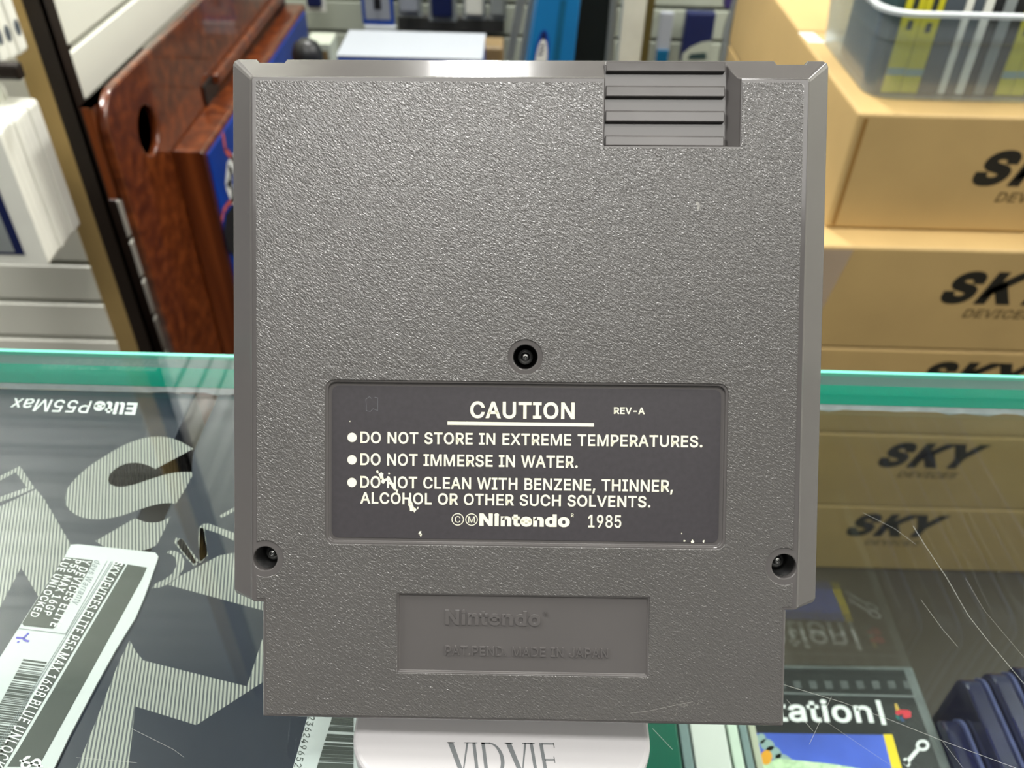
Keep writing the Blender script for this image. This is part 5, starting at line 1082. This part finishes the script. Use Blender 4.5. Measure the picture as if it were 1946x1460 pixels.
for k, (qx, qy) in enumerate([(6, 125), (22, 118), (40, 106)]):
    p = at_y(qx, qy, 1.04+0.02*k)
    t = pack((p.x+0.002, 1.04+0.02*k, p.z), 0.08, 0.17, 0.019, ['front white pack with round hole, upper left corner', 'middle white pack with round hole, upper left corner', 'rear white pack of the upper left group'][k])
    if k < 3:
        c_ = at_x([-8, 11, 30][k], [104, 91, 80][k], p.x+0.002)
        bm = bmesh.new(); poly3(bm, [(0.0006, 0.0095+0.006*math.cos(a_), 0.032+0.010*math.sin(a_)) for a_ in [2*math.pi*q/20 for q in range(20)]])
        flat_obj('round_hole', bm, M['greybox'], t)

# ------------------------------------------------------------------ back of the shop
# low cabinet that carries the white carton
wb = at_y(640, 104, 1.30); wb2 = at_y(916, 107, 1.30); zbt = wb.z
wy1 = at_z(780, 60, zbt-CAMZ).y
print('white box', wb, wb2, wy1)
cabz = zbt-0.10
cx_a, cx_b = wb.x-0.07, wb2.x+0.035
cab = thing('low_cabinet', 'low grey cabinet behind the counter under the white carton', 'cabinet', ((cx_a+cx_b)/2, 1.45, 0))
boxes('cabinet_body', [(-(cx_b-cx_a)/2+0.005, (cx_b-cx_a)/2-0.005, -0.17, 0.12, 0.0, cabz-0.022)], M['greybox'], cab, bevel=0.003)
boxes('cabinet_top', [(-(cx_b-cx_a)/2, (cx_b-cx_a)/2, -0.18, 0.13, cabz-0.022, cabz)], M['greybox'], cab, bevel=0.002)
t = thing('shipping_box', 'white topped box with royal blue side behind the cartridge', 'box', ((wb.x+wb2.x)/2, (1.30+wy1)/2, cabz))
hx, hy = (wb2.x-wb.x)/2, (wy1-1.30)/2
boxes('box_body', [(-hx, hx, -hy, hy, 0.0005, 0.096)], M['royal'], t, bevel=0.001)
boxes('box_lid', [(-hx-0.001, hx+0.001, -hy-0.001, hy+0.001, 0.0965, 0.10)], M['paper'], t, bevel=0.001)
# black knob shaped gadget beside it
kp = at_y(583, 95, 1.45)
t = thing('black_gadget', 'round black gadget with glossy dome, left of the white topped box', 'gadget', (kp.x, 1.45, cabz))
hk_ = at_y(583, 74, 1.45).z-cabz
lathe('gadget_body', [(0, 0.0003), (0.022, 0.0003), (0.026, 0.01), (0.026, hk_*0.7), (0.020, hk_*0.9), (0.008, hk_), (0, hk_)], M['dark'], t, (0, 0, 0))
lathe('gadget_dome', [(0, hk_*0.55), (0.010, hk_*0.52), (0.015, hk_*0.42), (0.016, hk_*0.3), (0, hk_*0.3)], M['chrome'], t, (0.002, -0.018, 0))
for i, (qx, lb_) in enumerate([(612, 'small pale box right of the black gadget')]):
    p = at_y(qx, 95, 1.5); t = thing('small_box', lb_, 'box', (p.x, 1.5, cabz)); hq = at_y(qx, 72, 1.5).z-cabz
    boxes('box_body', [(-0.022, 0.022, -0.03, 0.03, 0.0004, hq)], M['wallgrey'], t, bevel=0.002)
    boxes('box_label', [(-0.016, 0.016, -0.0308, -0.0302, 0.03, hq*0.8)], M['brown'], t)
p = at_y(935, 100, 1.5); t = thing('small_box', 'small brown item right of the white topped box', 'box', (p.x, 1.5, cabz))
boxes('box_body', [(-0.02, 0.02, -0.03, 0.03, 0.0004, at_y(935, 80, 1.5).z-cabz)], M['brown'], t, bevel=0.004)
# hanging blister packs on the back wall
bl = [(583, 620, 22, 'pack', 'navy', 'small white and blue pack hanging left of the others'), (690, 750, 46, 'paper', 'dark', 'blue rimmed white pack with dark slot on the back wall'), (757, 803, 31, 'pack_grey', 'paper', 'pale blister pack right of the blue rimmed one'),
      (815, 868, 40, 'pack_grey', 'navy', 'clear blister pack with navy card on the back wall'), (880, 924, 37, 'pack_grey', 'pack', 'clear pack with white card right of the navy one'), (930, 962, 38, 'pack_grey', 'pack_grey', 'grey blister pack next to the metal uprights')]
for i, (x0, x1, yb_, m1, m2, lb_) in enumerate(bl):
    yy = YBK-0.10; a, b = at_y(x0, yb_, yy), at_y(x1, yb_, yy)
    t = thing('blister_pack', lb_, 'pack', ((a.x+b.x)/2, yy, a.z)); hw = (b.x-a.x)/2
    boxes('card', [(-hw, hw, 0.0, 0.004, 0, 0.16)], M[m1] if i != 1 else M['royal'], t, bevel=0.001)
    if i == 1:
        boxes('window_frame', [(-hw*0.78, hw*0.78, -0.004, -0.0002, 0.012, 0.13)], M['paper'], t, bevel=0.001)
        boxes('dark_slot', [(-hw*0.2, hw*0.25, -0.006, -0.0042, 0.035, 0.12)], M['dark'], t, bevel=0.003)
        boxes('clear_foot', [(-hw*0.9, hw*1.1, -0.01, 0.004, -0.028, -0.001)], M['frost_rim'], t, bevel=0.002)
    else:
        boxes('blister', [(-hw*0.75, hw*0.75, -0.02, -0.0003, 0.014, 0.12)], M[m2], t, bevel=0.006)
    boxes('hook_wire', [(-0.002, 0.002, 0.005, 0.0995, 0.15, 0.154)], M['chrome'], t)
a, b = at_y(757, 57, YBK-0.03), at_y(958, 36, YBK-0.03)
t = thing('shade_strip', 'dark grey strip standing in for wall shade below the hanging packs, behind the white topped box', 'board', ((a.x+b.x)/2, YBK-0.03, a.z))  # dark strip painted for the shadowed groove in the back wall
boxes('board', [(-(b.x-a.x)/2, (b.x-a.x)/2, 0, 0.0295, 0, b.z-a.z)], M['shadegrey'], t, bevel=0.002)
# leaning metal uprights, blue box, posts
def slab_px(name, label, cat, x0t, x1t, x0b, x1b, Y, m, depth=0.05, ybot=110, zfloor=0.0, topy=-90, parts=None, zf_top=None):
    a, b = at_y(x0b, ybot, Y), at_y(x1b, ybot, Y); c, d = at_y(x0t, 0, Y), at_y(x1t, 0, Y)
    s0 = (c.x-a.x)/(c.z-a.z); s1 = (d.x-b.x)/(d.z-b.z)
    zt = zf_top if zf_top else a.z+0.6
    xl = lambda z: a.x+s0*(z-a.z); xr = lambda z: b.x+s1*(z-b.z)
    t = thing(name, label, cat, (0, Y, zfloor))
    pts = [(xl(zfloor), 0.0003), (xr(zfloor), 0.0003), (xr(zt), zt-zfloor), (xl(zt), zt-zfloor)]
    prism_obj('body' if name != 'metal_upright' else 'bar', pts, 0, depth, m, t, 'y', bevel=0.002)
    return t, xl, xr
slab_px('metal_upright', 'first pale metal upright left of the bright blue box', 'upright', 982, 1000, 962, 976, 1.80, M['chrome'], 0.02)
slab_px('metal_upright', 'second grey metal upright touching the bright blue box', 'upright', 1004, 1017, 987, 1000, 1.76, M['chrome'], 0.02)
t, xl, xr = slab_px('display_box', 'tall bright blue box with pen shaped emblem behind the cartridge', 'box', 1022, 1103, 1005, 1091, 1.60, M['bluebox'], 0.12)
bm = bmesh.new()
q = [at_y(x, y, 1.60-0.0006) for x, y in [(1065, 0), (1077, 0), (1063, 115), (1051, 115)]]; poly3(bm, q); world_child(flat_obj('darker_stripe', bm, M['bluestripe'], t), t)
def elw(cx_, cy_, rx, ry, Y, ang=0.12):
    out_ = []
    for k in range(24):
        a = 2*math.pi*k/24; x, y = rx*math.cos(a), ry*math.sin(a); out_.append(at_y(cx_+x*math.cos(ang)-y*math.sin(ang), cy_+x*math.sin(ang)+y*math.cos(ang), Y))
    return out_
bm = bmesh.new(); poly3(bm, elw(1029, 108, 14, 52, 1.60-0.0007)); world_child(flat_obj('emblem_halo', bm, M['royal'], t), t)
bm = bmesh.new(); poly3(bm, elw(1028, 118, 11, 45, 1.60-0.0012)); world_child(flat_obj('emblem_body', bm, M['white'], t), t)
bm = bmesh.new(); poly3(bm, [at_y(x, y, 1.60-0.0018) for x, y in [(1033, 58), (1038, 66), (1036, 76), (1029, 74), (1030, 64)]]); 
poly3(bm, [at_y(x, y, 1.60-0.0018) for x, y in [(1027, 86), (1036, 84), (1034, 88), (1027, 90)]]); poly3(bm, [at_y(x, y, 1.60-0.0018) for x, y in [(1025, 94), (1035, 92), (1033, 96), (1025, 98)]]); poly3(bm, [at_y(x, y, 1.60-0.0018) for x, y in [(1023, 102), (1033, 100), (1031, 104), (1023, 106)]])
world_child(flat_obj('emblem_tip', bm, M['navy'], t), t)
slab_px('dark_cabinet', 'black cabinet between the bright blue box and the white post', 'cabinet', 1104, 1175, 1090, 1160, 1.82, M['darkgap'], 0.2)
slab_px('metal_upright', 'thin silver upright just left of the white post', 'upright', 1162, 1176, 1152, 1166, 1.74, M['chrome'], 0.03)
slab_px('white_post', 'wide white post with olive right side in the background', 'post', 1184, 1230, 1174, 1217, 1.66, M['postwhite'], 0.03)
slab_px('wooden_strip', 'narrow olive strip right of the white post', 'strip', 1231, 1246, 1218, 1232, 1.68, M['olive'], 0.10)
# things right of the post
def small(name, label, cat, x0, y0_, x1, y1_, Y, m, depth=0.03, extra=None):
    a, b = at_y(x0, y1_, Y), at_y(x1, y0_, Y)
    t = thing(name, label, cat, ((a.x+b.x)/2, Y, a.z)); hw, hh = (b.x-a.x)/2, b.z-a.z
    boxes('front', [(-hw, hw, 0, depth, 0, hh)], m, t, bevel=min(0.004, depth/4))
    return t, hw, hh
t, hw, hh = small('hanging_pouch', 'navy pouch with pale lower part hanging right of the white post', 'pouch', 1292, 26, 1362, 120, YBK-0.06, M['navy'], 0.03)
bm = bmesh.new(); poly3(bm, [(-hw*.9, -0.001, hh*.02), (hw*.95, -0.001, hh*.02), (hw*.95, -0.001, hh*.48), (hw*.3, -0.001, hh*.44), (-hw*.4, -0.001, hh*.34), (-hw*.9, -0.001, hh*.2)]); flat_obj('pale_panel', bm, M['wallgrey'], t)
bm = bmesh.new(); poly3(bm, [(-hw*.5, -0.002, hh*.08), (hw*.8, -0.002, hh*.1), (hw*.7, -0.002, hh*.24), (-hw*.4, -0.002, hh*.2)]); flat_obj('dark_mark', bm, M['dkteal'], t)
boxes('hook_wire', [(-0.002, 0.002, 0.030, 0.0595, hh-0.012, hh-0.008)], M['chrome'], t)
t, hw, hh = small('blister_pack', 'pale blister pack with teal base between post and navy pouch', 'pack', 1243, 24, 1282, 125, YBK-0.05, M['paper'], 0.015)
boxes('teal_base', [(-hw*.9, hw*.9, -0.006, -0.0002, 0.004, hh*.32)], M['bluestripe'], t, bevel=0.002)
boxes('hook_wire', [(-0.002, 0.002, 0.015, 0.0495, hh-0.012, hh-0.008)], M['chrome'], t)
# grey plastic bag hanging beside the cartons
a, b = at_y(1375, 115, 1.62), at_y(1440, 0, 1.62)
bm = bmesh.new(); n = 14; rows = []
for j in range(8):
    z = a.z-0.10+j*(b.z+0.25-a.z)/7
    rows.append([bm.verts.new((a.x+(b.x-a.x)*(1.25*i/(n-1)-0.12+0.06*math.sin(j*1.7)), 1.62+0.018*math.sin(i*1.9+j*0.8), z)) for i in range(n)])
for r0, r1 in zip(rows, rows[1:]):
    for i in range(n-1): bm.faces.new((r0[i], r0[i+1], r1[i+1], r1[i]))
t = thing('plastic_bag', 'crumpled grey plastic bag hanging left of the cartons', 'bag', (0, 0, 0))
o = link('bag_film', mesh_bm(bm), M['bag'], t, smooth=True); md = o.modifiers.new('s', 'SOLIDIFY'); md.thickness = 0.0008
t2 = boxes('bag_content', [(a.x-0.005, a.x+0.03, 1.66, 1.69, a.z+0.08, b.z+0.2)], M['purple'], t, bevel=0.004)
boxes('bag_hook', [((a.x+b.x)/2-0.003, (a.x+b.x)/2+0.003, 1.64, YBK-0.0005, b.z+0.2, b.z+0.206)], M['chrome'], t)

# ------------------------------------------------------------------ groups of like things
GR = {'cardboard_carton': 'cardboard cartons stacked behind the counter', 'boxed_game': 'boxed games in the plastic bin', 'blue_case': 'dark blue cases standing in a row',
      'ceiling_lamp': 'ceiling lamps', 'blister_pack': 'packs hanging on the back wall', 'metal_upright': 'metal uprights in the background', 'phone_box': 'navy phone boxes under the glass',
      'plastic_sleeve': 'thin sleeves between the upright cases', 'display_riser': 'black risers inside the counter', 'game_case': 'game cases on the counter shelf', 'small_box': 'small items beside the white topped box'}
for o in list(COL.objects):
    if o.parent is None and 'label' in o:
        k = o.name.split('.')[0]
        if k in GR: o['group'] = GR[k]
        elif k == 'accessory_pack': o['group'] = 'white packs hanging in the lower row' if 'row' in o['label'] else 'white packs at the upper left corner'
